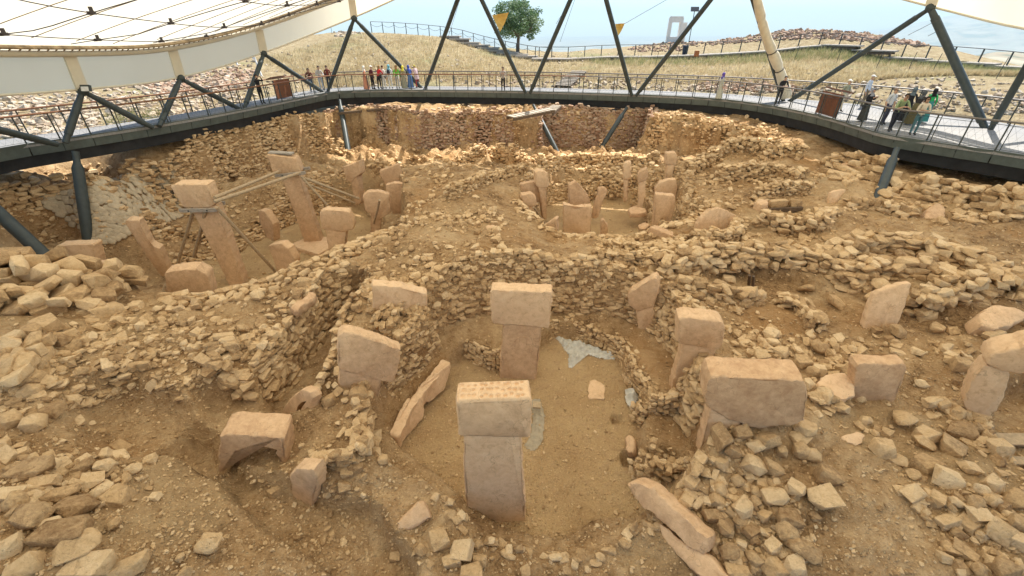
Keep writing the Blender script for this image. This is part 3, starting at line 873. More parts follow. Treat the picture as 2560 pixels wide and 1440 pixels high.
# information boards fixed on the railing line
def board(u0, v0, u1, v1, label):
    a, b2 = P(u0, v0, DZ), P(u1, v1, DZ)
    root = empty('information_board', a.lerp(b2, .5))
    tag(root, label, 'sign', 'information boards on the walkway', 'thing')
    d = (b2 - a).normalized(); n = Vector((-d.y, d.x, 0))
    if n.dot(cpt - a) < 0: n = -n
    tilt = -n * 0.28
    lo = a - n * .16; lo2 = b2 - n * .16
    bm = bmesh.new()
    q = [lo + Vector((0, 0, .06)), lo2 + Vector((0, 0, .06)), lo2 + Vector((0, 0, 1.22)) + tilt * 0.2, lo + Vector((0, 0, 1.22)) + tilt * 0.2]
    v = [bm.verts.new(x) for x in q] + [bm.verts.new(x - n * 0.06) for x in q]
    for f in ((0, 1, 2, 3), (7, 6, 5, 4), (0, 4, 5, 1), (1, 5, 6, 2), (2, 6, 7, 3), (3, 7, 4, 0)):
        bm.faces.new([v[i] for i in f])
    link('panel', from_bm('panel', bm), M_PANEL, root)
    top = [q[3] + Vector((0, 0, .03)) + n * .05, q[2] + Vector((0, 0, .03)) + n * .05]
    bar('ledge', top[0] - n * .35 + Vector((0, 0, .1)), top[1] - n * .35 + Vector((0, 0, .1)), 0.5, 0.04, M_PANEL, root, up=(n * -.3 + Vector((0, 0, 1))))
    for x in (a, b2):
        bar('leg', x - n * .22 + Vector((0, 0, -.02)), x - n * .22 + Vector((0, 0, 1.2)), .06, .06, M_STEEL, root, up=n)
board(700, 250, 738, 243, 'rust brown information board on the deck beside a man in black')
board(2030, 283, 2078, 297, 'rust brown information board on the deck beside the strolling visitors')

# floodlight on the lowest strut head
fl_p = RIM[0] + Vector((0.45, -0.25, 0.05))
root = empty('floodlight', fl_p)
tag(root, 'small square floodlight clamped under the low rim of the roof', 'floodlight', kind='thing')
bm = bmesh.new(); bm_box(bm, fl_p, 0.42, 0.12, 0.26, Matrix.Rotation(R(-20), 3, 'X')); link('housing', from_bm('housing', bm), M_STEEL, root)
bm = bmesh.new(); bm_box(bm, fl_p + Vector((0, -0.065, -0.02)), 0.34, 0.02, 0.19, Matrix.Rotation(R(-20), 3, 'X')); link('lens', from_bm('lens', bm), M_WHITE, root)
bm = bmesh.new(); bm_box(bm, fl_p + Vector((-0.25, .05, 0)), 0.12, 0.06, 0.06); link('bracket', from_bm('bracket', bm), M_STEEL, root)
# ------------------------------------------------------------------ dressed stones: T pillars, slabs, blocks
def round_poly(p, cut=0.06):
    out = []
    n = len(p)
    for i in range(n):
        a, b2, c = p[i - 1], p[i], p[(i + 1) % n]
        la, lc = (a - b2).length, (c - b2).length
        ka, kc = min(cut / max(la, 1e-6), .4), min(cut / max(lc, 1e-6), .4)
        p1, p2 = b2.lerp(a, ka), b2.lerp(c, kc)
        mid = (p1 + p2) / 2
        out += [p1, mid.lerp(b2, 0.45), p2]
    return out
def dens(p, step):
    out = []
    n = len(p)
    for i in range(n):
        a, b2 = p[i], p[(i + 1) % n]
        k = max(1, int((b2 - a).length / step))
        out += [a.lerp(b2, j / k) for j in range(k)]
    return out
class Plane:
    """upright (or leaning) face through the point the stone stands on"""
    def __init__(s, base, yaw=0.0, lean=0.0):
        n0 = Vector((math.sin(R(yaw)), -math.cos(R(yaw)), 0))
        s.e1 = Vector((math.cos(R(yaw)), math.sin(R(yaw)), 0))
        a = R(lean)
        s.e2 = Vector((0, 0, 1)) * math.cos(a) - n0 * math.sin(a)
        s.n = n0 * math.cos(a) + Vector((0, 0, 1)) * math.sin(a)
        s.o = Vector(base)
    def uv(s, u, v):
        d = Vector(ray(u, v)); c = Vector((0, 0, CAMZ))
        t = (s.o - c).dot(s.n) / d.dot(s.n)
        q = c + d * t - s.o
        return Vector((q.dot(s.e1), q.dot(s.e2)))
    def pt(s, q, back=0.0):
        return s.o + s.e1 * q.x + s.e2 * q.y - s.n * back
def slab_mesh(name, pl, poly, thick, bev=0.04, rough=0.012, cut=0.06, back_shift=(0, 0), front=0.0, seed=0, grid=True):
    rnd = random.Random(seed)
    p = dens(round_poly(poly, cut), 0.09)
    p = [q + Vector((rnd.gauss(0, rough), rnd.gauss(0, rough))) * 0.7 for q in p]
    n = len(p)
    ctr_ = sum(p, Vector((0, 0))) / n
    def inset(q, d):
        e = (ctr_ - q)
        return q + e.normalized() * min(d, e.length * .5)
    layers = [(-front, bev), (-front + bev * .35, bev * .3), (-front + bev, 0)]
    k = max(1, int(thick / 0.13))
    for i in range(1, k): layers.append((-front + bev + (thick - 2 * bev) * i / k, -rnd.random() * rough))
    layers += [(-front + thick - bev, 0), (-front + thick - bev * .35, bev * .3), (-front + thick, bev)]
    bm = bmesh.new()
    rings = []
    for b_, ins in layers:
        f = (b_ + front) / max(thick, 1e-6)
        ring = []
        for q in p:
            qq = inset(q, ins) + Vector(back_shift) * f
            ring.append(bm.verts.new(pl.pt(qq + Vector((rnd.gauss(0, rough * .5), rnd.gauss(0, rough * .5))), b_)))
        rings.append(ring)
    for a, b2 in zip(rings, rings[1:]):
        for i in range(n):
            bm.faces.new((a[i], a[(i + 1) % n], b2[(i + 1) % n], b2[i]))
    for ring, shift in ((rings[0], -1), (rings[-1], 1)):
        f = bm.faces.new(ring if shift < 0 else ring[::-1])
    bmesh.ops.triangulate(bm, faces=[f for f in bm.faces if len(f.verts) > 4])
    return from_bm(name, bm, 38)
PILLARS = []
def stone(name, cat, label, base, z0, parts, yaw=0, lean=0, thick=0.4, mat=None, bev=0.04, group=None, sink=0.35, rough=0.014, cut=0.07):
    """parts: list of (part name, picture outline of its front face, extra thickness in front, extra thickness behind)"""
    bp = P(base[0], base[1], z0) if len(base) == 2 else Vector(base)
    pl = Plane(bp, yaw, lean)
    root = empty(name, bp)
    tag(root, label, cat, group, 'thing')
    for i, (pn, px, ft, bk) in enumerate(parts):
        poly = [pl.uv(*q) for q in px]
        lo = min(q.y for q in poly)
        if i == len(parts) - 1 and sink:
            hh = max(q.y for q in poly) - lo
            poly = [q if q.y > lo + hh * 0.22 else Vector((q.x, q.y - sink)) for q in poly]
        me = slab_mesh(pn, pl, poly, thick + ft + bk, bev, rough, cut, front=ft, seed=zlib.crc32(('%s%d' % (label, i)).encode()) % 9999)
        link(pn, me, mat or M_PILLAR, root)
    PILLARS.append((root, pl, bp))
    return root, pl

T = 't_shaped_pillar'
# --- front enclosure
p9, pl9 = stone(T, 'pillar', 'tall T shaped pillar with cup marks pitted all over its head top', (1241, 1306), 0.0,
  [('head', [(1140,1001),(1330,997),(1326,1093),(1146,1087)], 0.03, 0.03), ('shaft', [(1161,1085),(1300,1088),(1309,1200),(1316,1318),(1167,1290),(1160,1190)], 0, 0)], yaw=3, thick=0.42)
# pitted top slab of that head
def cupped_top(pl, x0, x1, z, thick, parent):
    nx_, ny_ = 90, 34
    V, F = [], []
    rnd = random.Random(5)
    cups = []
    for i in range(11):
        for j in range(3):
            cups.append((x0 + (x1 - x0) * ((i + .8 + rnd.uniform(-.25, .25)) / 12.2), thick * ((j + .75 + rnd.uniform(-.22, .22)) / 3.4), rnd.uniform(.032, .048)))
    for j in range(ny_ + 1):
        for i in range(nx_ + 1):
            x = x0 + (x1 - x0) * i / nx_; y = thick * j / ny_
            h = 0.055
            e = min(i, nx_ - i) / 3.0; e2 = min(j, ny_ - j) / 3.0
            h -= 0.05 * max(0, 1 - min(e, e2)) ** 2
            for cx, cy, cr in cups:
                d = math.hypot(x - cx, y - cy)
                if d < cr: h -= 0.05 * (1 - (d / cr) ** 2)
            V.append(pl.o + pl.e1 * x + pl.e2 * (z + h) - pl.n * (y - 0.03))
    for j in range(ny_):
        for i in range(nx_):
            a = j * (nx_ + 1) + i
            F.append((a, a + 1, a + nx_ + 2, a + nx_ + 1))
    link('cup_marked_top', mesh('cup_marked_top', V, F, True), M_PILLAR, parent)
q0, q1 = pl9.uv(1142, 1001), pl9.uv(1329, 998)
cupped_top(pl9, q0.x + .01, q1.x - .01, max(q0.y, q1.y) - 0.035, 0.46, next(c for c in p9.children if c.name.startswith('head')))
p10, pl10 = stone(T, 'pillar', 'T shaped pillar with a faint fox relief on its shaft standing mid floor', (1292, 946), 0.0,
  [('head', [(1226,724),(1381,729),(1373,820),(1229,808)], 0.03, 0.02), ('shaft', [(1260,806),(1354,813),(1348,880),(1338,950),(1246,944),(1252,880)], 0, 0)], yaw=-4, thick=0.38)
cupq = pl10.uv(1228, 724), pl10.uv(1379, 729)
bm = bmesh.new()          # raised fox outline on the shaft
fx = [(1283,860),(1290,848),(1303,842),(1318,846),(1328,852),(1335,848)]
bm_tube(bm, [pl10.pt(pl10.uv(*q), 0.008) for q in fx], 0.016, 6)
for leg in ([(1290,850),(1286,866),(1281,874)], [(1300,845),(1298,862),(1292,872)], [(1318,848),(1316,862),(1311,872)], [(1283,860),(1276,868),(1272,864)]):
    bm_tube(bm, [pl10.pt(pl10.uv(*q), 0.006) for q in leg], 0.012, 6)
link('fox_relief', from_bm('fox_relief', bm, 60), M_PILLAR, next(c for c in p10.children if c.name.startswith('shaft')))
stone(T, 'pillar', 'rough grey pillar head with arched underside set in the ring wall rubble', (1000, 838), 1.2,
  [('head', [(930,712),(1000,717),(1069,735),(1064,800),(1058,819),(1043,822),(1030,815),(1018,796),(985,786),(945,797),(932,790)], 0.02, 0.05), ('shaft', [(960,780),(1046,806),(1046,880),(980,870)], -.04, -.02)], yaw=14, thick=0.30)
stone(T, 'pillar', 'leaning pillar with slanted broad head beside the stepped rubble baulk', (900, 1010), 0.9,
  [('head', [(843,838),(868,829),(930,846),(1001,875),(995,920),(984,957),(950,950),(905,938),(846,925)], 0.02, 0.03), ('shaft', [(850,915),(956,945),(948,985),(935,1035),(842,1005)], 0, 0)], yaw=16, thick=0.30)
stone(T, 'pillar', 'narrow bulging pillar with carved notch below its head at the ring wall', (1612, 822), 0.65,
  [('head', [(1568,732),(1585,722),(1640,690),(1647,715),(1640,750),(1632,770),(1610,772),(1596,780),(1570,762)], 0.03, 0.0), ('shaft', [(1588,765),(1634,755),(1636,790),(1626,818),(1600,812)], 0, 0)], yaw=-24, thick=0.42, cut=0.12)
stone(T, 'pillar', 'leaning T pillar with squarish weathered head and slanting shaft at the bench', (1715, 975), 0.6,
  [('head', [(1697,795),(1712,792),(1782,800),(1812,806),(1810,855),(1796,874),(1770,870),(1692,858)], 0.03, 0.03), ('shaft', [(1714,850),(1794,862),(1784,900),(1772,958),(1745,974),(1678,974),(1692,925)], 0, 0)], yaw=-8, thick=0.40, lean=-4, cut=0.1)
stone(T, 'pillar', 'widest block shaped pillar head above the heap of big boulders', (1770, 1180), 0.5,
  [('head', [(1768,950),(1782,938),(1900,944),(2012,948),(2018,975),(2010,1045),(2000,1058),(1885,1070),(1800,1038),(1762,1012)], 0.03, 0.16), ('shaft', [(1778,1020),(1850,1050),(1836,1150),(1790,1215),(1735,1205),(1752,1120)], 0, -.02)], yaw=-10, thick=0.42, cut=0.1)
def lying(name, label, tops, thick, group=None, cat='slab', mat=None):
    """flat stone lying with its upper face outlined by (u, v, z) corners; body goes down by thick"""
    q = [P(*t) for t in tops]
    c = sum(q, Vector()) / len(q)
    n = Vector((0, 0, 0))
    for i in range(len(q)):
        a, b2 = q[i] - c, q[(i + 1) % len(q)] - c
        n += a.cross(b2)
    n.normalize()
    if n.z < 0: n = -n
    pl = Plane(c); pl.n = n
    pl.e1 = (q[0] - c - n * (q[0] - c).dot(n)).normalized(); pl.e2 = n.cross(pl.e1)
    poly = [Vector(((x - c).dot(pl.e1), (x - c).dot(pl.e2))) for x in q]
    me = slab_mesh(name, pl, poly, thick, min(.05, thick * .3), 0.016, 0.07, seed=zlib.crc32(label.encode()) % 999)
    o = link(name, me, mat or M_PILLAR)
    return tag(o, label, cat, group, 'thing')
lying('fallen_pillar', 'long fallen pillar slab tilted across the edge of the front floor', [(1562,1212,1.3),(1580,1202,1.4),(1625,1212,1.5),(1690,1275,1.5),(1772,1352,1.45),(1768,1388,1.25),(1735,1378,1.15),(1640,1292,1.15),(1590,1250,1.15)], 0.42)
lying('broken_slab', 'broken lower slab wedged beneath the fallen pillar', [(1640,1300,1.0),(1700,1345,1.15),(1770,1385,1.2),(1830,1450,1.2),(1790,1470,1.05),(1720,1420,.95),(1660,1350,.9)], 0.5)
stone('arched_pillar', 'pillar', 'low pillar with smooth pale top and arched underside in the trench', (630, 1165), 1.25,
  [('head', [(550,1094),(566,1086),(640,1090),(708,1094),(717,1148),(706,1152),(694,1120),(660,1112),(610,1114),(580,1128),(562,1160),(540,1174),(545,1130)], 0, 0.2)], yaw=8, thick=0.42, sink=0.12, cut=.05)
stone('pillar_stub', 'pillar', 'short squared pillar stub beside the heap of tumbled stones', (752, 1238), 1.2,
  [('shaft', [(722,1188),(738,1172),(785,1176),(792,1205),(770,1240),(722,1235)], 0, 0)], yaw=-20, thick=0.28)
# porthole stone: standing slab with square opening
bpz = P(742, 1062, 0.72)
plp = Plane(bpz, -32, 10)
o_ = [(703,1052),(703,1030),(722,998),(752,975),(772,978),(782,995),(776,1022),(764,1040),(756,1022),(768,1000),(752,1006),(742,1024),(738,1058)]
root = empty('porthole_stone', bpz); tag(root, 'upright porthole stone with a square opening in the narrow passage', 'stone', kind='thing')
link('rim', slab_mesh('rim', plp, [plp.uv(*q) for q in o_], 0.26, 0.05, 0.012, 0.05, seed=3), M_PILLAR, root)
stone('buried_pillar', 'pillar', 'half buried block with a two toned face beside a flat holed slab', (2200, 985), 1.85,
  [('head', [(2138,918),(2150,908),(2212,912),(2264,908),(2268,925),(2255,980),(2240,988),(2165,985),(2147,972)], 0, 0)], yaw=-10, thick=0.34)
lying('holed_slab', 'flat slab with a small hole lying beside the half buried block', [(2040,958,1.95),(2060,938,2.0),(2110,930,2.05),(2140,950,2.05),(2135,990,1.95),(2108,1002,1.9),(2070,990,1.9)], 0.1)
stone(T, 'pillar', 'leaning pillar with overhanging capped head at the plank covered corner', (2455, 1065), 1.5,
  [('head', [(2462,900),(2480,880),(2560,862),(2640,850),(2650,910),(2560,930),(2520,928),(2470,912)], 0.06, 0.06), ('shaft', [(2462,912),(2525,926),(2510,1000),(2470,1068),(2408,1002),(2430,955)], 0, 0)], yaw=-30, thick=0.4, lean=-6)
stone('leaning_slab', 'slab', 'big pale slab leaning against the stepped stone wall', (2200, 828), 1.9,
  [('shaft', [(2188,735),(2205,726),(2250,712),(2280,706),(2262,770),(2240,818),(2215,832),(2160,808),(2172,770)], 0, 0)], yaw=-14, lean=14, thick=0.22)
lying('rock_block', 'large angular boulder with a flat top near a curved stone wall', [(2450,785,2.75),(2480,762,2.8),(2545,768,2.8),(2575,785,2.75),(2540,812,2.6),(2490,822,2.55),(2455,815,2.55)], 0.5, cat='boulder')
# --- left enclosure, propped giants
p18, pl18 = stone(T, 'pillar', 'huge leaning propped pillar with strapped head over the pale floor', (595, 712), -1.5,
  [('head', [(425,466),(440,461),(519,460),(537,512),(525,519),(460,520)], 0.02, 0.05), ('shaft', [(478,520),(540,514),(608,706),(600,712),(576,716)], 0, 0)], yaw=8, thick=0.62, sink=.3)
p31, pl31 = stone(T, 'pillar', 'huge propped pillar with a board on its head standing on a plinth', (780, 604), -1.3,
  [('head', [(667,386),(690,389),(738,396),(752,430),(745,437),(682,432)], 0.02, 0.05), ('shaft', [(700,432),(746,436),(801,600),(794,606),(762,607)], 0, 0)], yaw=6, thick=0.6, sink=.2)
lying('plinth', 'low square stone plinth under the far propped pillar', [(722,612,-1.28),(770,590,-1.28),(830,592,-1.28),(828,618,-1.28),(795,635,-1.28)], 0.4)
bar('top_board', pl31.pt(pl31.uv(668, 384), .3), pl31.pt(pl31.uv(728, 387), .3), 0.35, 0.07, M_GREYTIMBER, p31)
def stn(label, base, z0, px, yaw=0, lean=0, thick=0.4, cut=.07, name='standing_stone', cat='pillar', split=None, group=None):
    parts = [('shaft', px, 0, 0)] if split is None else [('head', px, 0.03, 0.03), ('shaft', split, 0, 0)]
    return stone(name, cat, label, base, z0, parts, yaw, lean, thick, cut=cut, group=group)
stn('slanting fractured pillar against the rubble bank, dark crack across its middle', (385, 684), -1.0, [(310,552),(345,550),(376,612),(398,622),(415,668),(396,678),(358,630)], 6, -6, .4)
stn('squat weathered pillar top behind the pile of flat slabs', (190, 672), 0.3, [(137,614),(232,610),(245,660),(240,685),(150,690)], 4, 0, .5)
stn('low broken pillar just behind the pile of flat slabs', (245, 715), 0.8, [(190,668),(280,655),(304,700),(300,725),(196,720)], 8, 0, .35)
stn('thick short pillar with chipped sloping top at the rubble edge', (465, 745), 0.6, [(409,684),(440,676),(492,672),(519,688),(523,722),(505,738),(425,746),(411,736)], 14, 0, .62)
stn('small square pillar stub on the pale floor between the props', (703, 676), -1.1, [(670,614),(702,608),(722,622),(736,650),(735,662),(702,674),(688,664)], -14, 0, .45)
stn('broad T pillar with pitted face at the edge of the pale floor', (845, 640), -1.0, [(799,530),(812,524),(872,528),(886,560),(884,572),(862,580),(805,572)], 6, 0, .45, split=[(812,572),(866,572),(858,640),(824,636)])
stn('small leaning stone leaning by the rear bench', (664, 590), -0.9, [(645,525),(660,528),(682,560),(680,588),(662,580),(648,552)], -30, 0, .4)
stn('rounded pillar head propped by a pale pole', (940, 585), -0.3, [(906,490),(920,479),(944,478),(973,486),(979,530),(962,540),(945,552),(930,535),(914,526)], 12, 0, .34, split=[(928,525),(955,530),(945,588),(922,585)])
stn('wide rounded pillar head behind the pole propped one', (990, 525), 0.2, [(964,462),(985,458),(1020,460),(1028,478),(1020,500),(1012,520),(978,520),(968,490)], 4, 0, .36)
stn('pillar head with a steeply slanted top edge', (985, 470), 0.8, [(948,430),(952,426),(998,410),(1007,440),(1005,450),(966,462)], 10, 0, .3)
stn('slim T pillar with tall wedge head by the rear wall', (892, 500), 0.0, [(857,416),(872,414),(898,402),(901,435),(886,446),(880,456),(867,452)], -16, 0, .5, split=[(877,450),(893,440),(899,495),(885,500)])
# --- far centre enclosure
stn('broken pillar with a straight cracked base and jagged flat top', (1445, 590), 0.1, [(1408,510),(1425,516),(1440,521),(1462,516),(1479,516),(1478,548),(1477,586),(1411,586)], -2, 0, .4, cut=.03)
stn('broken pillar with a diagonal snapped edge standing behind its twin', (1450, 530), 0.9, [(1423,462),(1440,455),(1456,470),(1470,488),(1477,510),(1476,530),(1422,530)], 4, 0, .35, cut=.03)
stn('tall slender T pillar beside a slanting wooden prop', (1325, 575), 0.2, [(1303,486),(1330,484),(1341,494),(1341,515),(1332,518),(1306,514)], 8, 0, .35, split=[(1309,508),(1334,512),(1336,572),(1330,578),(1314,560)])
stn('tall pillar with a smooth square shouldered head', (1366, 535), 0.6, [(1338,430),(1350,426),(1368,430),(1374,462),(1366,470),(1341,466)], 12, 0, .4, split=[(1345,460),(1367,466),(1367,535),(1358,530),(1352,500)])
stn('flat pillar head half hidden behind a slender pillar', (1325, 505), 1.2, [(1300,460),(1340,454),(1348,480),(1350,490),(1318,490),(1304,478)], 8, 0, .3)
stn('chunky pale pillar stub with a concave face', (1375, 605), 0.6, [(1352,568),(1364,562),(1390,545),(1391,580),(1389,605),(1368,600),(1356,585)], -22, 0, .4)
stn('tilted T pillar with sunlit shaft leaning on the far wall', (1492, 532), 0.7, [(1496,470),(1512,468),(1519,478),(1514,490),(1508,498),(1500,520),(1496,530),(1480,530),(1488,500),(1494,488)], -6, 6, .3)
stn('slim angular pillar with wedge head at the sunlit wall', (1565, 492), 1.2, [(1558,412),(1566,406),(1577,405),(1578,440),(1572,450),(1557,448)], -14, 0, .35, split=[(1559,446),(1571,448),(1570,488),(1560,490)])
stn('slim pillar with a knobbed head facing the stone bench', (1604, 512), 1.0, [(1593,440),(1600,428),(1618,420),(1620,445),(1614,452),(1594,458)], -14, 0, .35, split=[(1597,452),(1614,450),(1613,490),(1606,512),(1596,510)])
stn('tallest T pillar of the far ring standing in the sunlit gap', (1682, 450), 1.9, [(1665,382),(1690,382),(1694,395),(1690,412),(1664,412)], -6, 0, .4, split=[(1667,410),(1686,412),(1684,448),(1668,448)])
stn('plain upright rectangular pillar with a hairline crack', (1660, 565), 0.7, [(1640,486),(1687,490),(1690,510),(1686,525),(1672,562),(1635,560)], -4, 0, .4)
stn('cracked slab head crossed by a pale rail', (1668, 492), 1.4, [(1638,470),(1650,456),(1672,448),(1692,450),(1694,470),(1692,484),(1640,484)], -6, 0, .3)
lying('capped_block', 'smooth squared block with a sloping top on the outer wall', [(1622,566,2.0),(1640,562,2.0),(1685,578,2.0),(1683,590,2.0),(1665,584,2.0)], 0.7, cat='block')
stn('small flat topped stone sunk in rubble', (1230, 588), 2.0, [(1214,570),(1243,570),(1244,584),(1214,584)], 0, 0, .3)
stn('small wedge shaped stone beside the straight broken pillar', (1512, 588), 0.2, [(1502,552),(1508,548),(1520,565),(1522,586),(1502,585)], -10, 0, .3)
lying('bench_slab', 'rounded pale slab resting on the rear stone bench', [(1570,520,1.0),(1585,514,1.0),(1612,520,1.0),(1618,528,1.0),(1600,534,.95),(1575,533,.95)], 0.25)
lying('white_slab', 'white flat slab set against the ring wall', [(1595,560,1.0),(1612,556,1.05),(1625,560,1.05),(1615,572,.9),(1600,574,.85)], 0.12)
stn('big broken slab with curved split top behind a small cell', (1790, 592), 1.9, [(1742,562),(1752,545),(1775,525),(1800,520),(1825,530),(1842,540),(1840,560),(1832,585),(1745,588)], 4, 10, .25, cut=.04)
lying('squared_block', 'cut stone cube at the end of a row of blocks', [(1888,505,2.85),(1896,498,2.85),(1920,498,2.85),(1921,508,2.85),(1905,512,2.85)], 0.35, cat='block')
stn('leaning flat slab beside the path up to the deck', (2095, 500), 2.7, [(2078,485),(2082,478),(2118,472),(2100,495),(2082,512),(2075,505)], 5, 15, .2, name='leaning_slab', cat='slab')
lying('boulder_slab', 'big pale smooth boulder slumped below the deck', [(2310,545,2.7),(2322,518,2.95),(2345,508,3.0),(2368,520,2.95),(2360,545,2.7),(2330,556,2.6)], 0.4, cat='boulder')
lying('threshold_slab', 'long flat slab bridging the wall under the deck leg', [(2100,408,3.2),(2130,402,3.2),(2195,406,3.2),(2190,420,3.1),(2120,420,3.1)], 0.25)
# --- bench slabs and floor pieces of the front enclosure
lying('bench_slab', 'long tilted slab leaning on the floor edge, cracked across its middle', [(1058,968,.75),(1118,908,.75),(1133,916,.68),(1112,972,.15),(1068,1008,.12)], 0.09)
lying('bench_slab', 'grey tilted slab below the cracked one at the floor edge', [(1038,998,.7),(1062,988,.68),(1058,1040,.12),(1012,1100,.05),(1000,1085,.3)], 0.09)
lying('bench_slab', 'thin narrow slab at the back of the tilted bench slabs', [(985,1082,.6),(1004,1030,.75),(1028,992,.75),(1024,1035,.4),(995,1090,.35)], 0.08)
lying('stone_bench', 'long low plastered bench along the inner wall behind the tilted slabs', [(972,1085,.66),(1000,1030,.68),(1035,982,.7),(1108,896,.7),(1128,904,.68),(1058,985,.66),(1020,1040,.64),(1000,1092,.62)], 0.5, cat='bench')
lying('floor_slab', 'small square pale slab let into the gravel floor', [(1472,955,.035),(1486,948,.035),(1512,962,.035),(1511,998,.035),(1471,996,.035)], 0.05)
lying('sunken_block', 'oblong stone standing beside the small round pit', [(1562,1088,.35),(1578,1084,.4),(1588,1105,.35),(1586,1135,.25),(1566,1130,.2)], 0.4, cat='stone')
lying('wedge_boulder', 'pointed boulder on the near rim of the floor', [(988,1325,1.25),(1000,1300,1.35),(1040,1256,1.4),(1060,1252,1.4),(1080,1285,1.3),(1070,1300,1.25),(1020,1325,1.2)], 0.35, cat='boulder')
lying('flat_slab', 'pale curled slab fragment on the bare path', [(2100,1095,1.85),(2135,1080,1.9),(2165,1085,1.9),(2160,1100,1.85),(2130,1112,1.8)], 0.07)
lying('ridge_block', 'long block slab on top of the narrow passage wall', [(722,768,2.35),(780,726,2.4),(792,738,2.35),(740,778,2.3)], 0.25, cat='block')

# timber props of the two giants
def prop(label, a, b2, r=0.075, name='wooden_prop', grp='wooden props of the tall pillars'):
    e1, e2 = frame_of(b2 - a)
    k = [a.lerp(b2, t) + e1 * math.sin(t * 5) * .015 for t in (0, .25, .5, .75, 1)]
    o = tube(name, k, [r * 1.05, r, r * .97, r, r * .95], M_TIMBER, None, 8)
    return tag(o, label, 'timber', grp, 'thing')
d18, d31 = pl18.o.y, pl31.o.y
prop('upper long pole tying the two huge pillars together', PD(536, 494, d18 - .1), PD(700, 428, d31 - .2))
prop('lower long pole tying the two huge pillars together', PD(536, 504, d18 - .3), PD(750, 432, d31 - .5))
prop('long slanting prop from the strapped head down to the pale floor', PD(541, 518, d18 - .4), P(690, 680, -1.5))
prop('first thin prop behind the strapped pillar shaft', PD(482, 530, d18 + .5), PD(444, 660, d18 + .8))
prop('second thin prop beside the strapped pillar shaft', PD(513, 530, d18 - .1), PD(486, 642, d18 + .9))
prop('short prop at the foot of the chipped short pillar', PD(415, 712, 13.6), PD(402, 750, 13.3), .06)
prop('slanting prop from the boarded pillar to the floor', PD(752, 440, d31 - .4), PD(820, 515, d31 - .2), .06)
prop('upper flat prop from the boarded pillar to the rear bench', PD(760, 445, d31 - .3), PD(898, 497, d31 + 1.4), .07)
prop('lower flat prop from the boarded pillar to the rear bench', PD(765, 458, d31 - .3), PD(888, 508, d31 + 1.2), .05)
prop('pale pole propping a rounded pillar head', PD(949, 500, 18.4), P(932, 572, -.3), .05, 'pole', 'poles in the excavation')
prop('short slanting wooden prop under the slender pillar', PD(1334, 518, 19.6), P(1362, 558, .3), .05, 'pole', 'poles in the excavation')
prop('pale rail laid across a cracked slab head', PD(1640, 482, 23.3), PD(1700, 464, 23.3), .04, 'pole', 'poles in the excavation')
for (pl, uvs, root) in ((pl18, [(453,524),(545,522)], p18), (pl31, [(690,438),(765,430)], p31)):
    for bk in (-0.12, 0.70):
        cbm = bar('collar_beam', pl.pt(pl.uv(*uvs[0]), bk), pl.pt(pl.uv(*uvs[1]), bk), 0.12, 0.14, M_GREYTIMBER, root)
    for t in (0.25, 0.75):
        q = pl.uv(*uvs[0]).lerp(pl.uv(*uvs[1]), t)
        bar('clamp', pl.pt(q, -0.2), pl.pt(q, 0.8), 0.05, 0.06, M_STEEL, cbm)
def plank(label, a, b2, w, h, mat=M_GREYTIMBER, grp='loose planks in the excavation'):
    o = bar('plank', a, b2, w, h, mat)
    return tag(o, label, 'plank', grp, 'thing')
plank('dark plank on edge under the row of cut blocks', P(1898, 527, 2.5), P(2005, 522, 2.55), .12, .16, M_DARKTIMBER)
plank('broad plank in the sunken corner cell', P(2490, 1098, 1.62), P(2620, 1100, 1.62), .3, .05, M_TIMBER)
plank('narrow plank below the broad one in the corner cell', P(2515, 1150, 1.62), P(2640, 1160, 1.62), .2, .05, M_TIMBER)
plank('first dark post under the overhanging stone course', P(1874, 688, 2.25), P(1872, 712, 1.72), .07, .07, M_DARKTIMBER)
plank('second dark post under the overhanging stone course', P(1884, 690, 2.25), P(1882, 716, 1.72), .07, .07, M_DARKTIMBER)
plank('small plank piece leaning on the front pillar foot behind', P(1332, 1012, 0.25), P(1352, 1014, 0.25), .2, .06, M_TIMBER)

# cloths
def cloth(label, outline, zbase, mat, amp=0.13, step=0.035):
    q = [P(u, v, zbase) for u, v in outline]
    xs = np.arange(min(p.x for p in q), max(p.x for p in q) + step, step)
    ys = np.arange(min(p.y for p in q), max(p.y for p in q) + step, step)
    X, Y = np.meshgrid(xs, ys)
    sd = poly_sd(q, X, Y)
    h = zbase + 0.015 + amp * np.clip(sd / .12, 0, 1) * (0.12 + 2.6 * np.abs(fbm(X * 1.4 + .5 * Y, Y * 1.1, 0.26, 3, 61))) 
    X2 = X + 0.03 * fbm(X, Y, .1, 2, 71); Y2 = Y + 0.03 * fbm(X, Y, .1, 2, 73)
    idx, V, F = {}, [], []
    for j in range(len(ys)):
        for i in range(len(xs)):
            if sd[j, i] > -step * .5:
                idx[(j, i)] = len(V); V.append((X2[j, i], Y2[j, i], h[j, i]))
    for j in range(len(ys) - 1):
        for i in range(len(xs) - 1):
            k = [(j, i), (j, i + 1), (j + 1, i + 1), (j + 1, i)]
            if all(x in idx for x in k): F.append([idx[x] for x in k])
    o = link('tarp', mesh('tarp', V, F, True), mat)
    return tag(o, label, 'cloth', kind='thing')
cloth('long crumpled pale cloth lying at the back of the gravel floor', [(1382,838),(1400,838),(1425,852),(1470,862),(1540,888),(1540,900),(1500,898),(1470,888),(1448,905),(1430,922),(1420,920),(1422,890),(1400,860)], 0.0, M_CLOTH)
cloth('small crumpled white cloth beside the rounded stone cell', [(1560,975),(1585,972),(1600,985),(1590,1010),(1575,1024),(1566,1005)], 0.05, M_CLOTH)
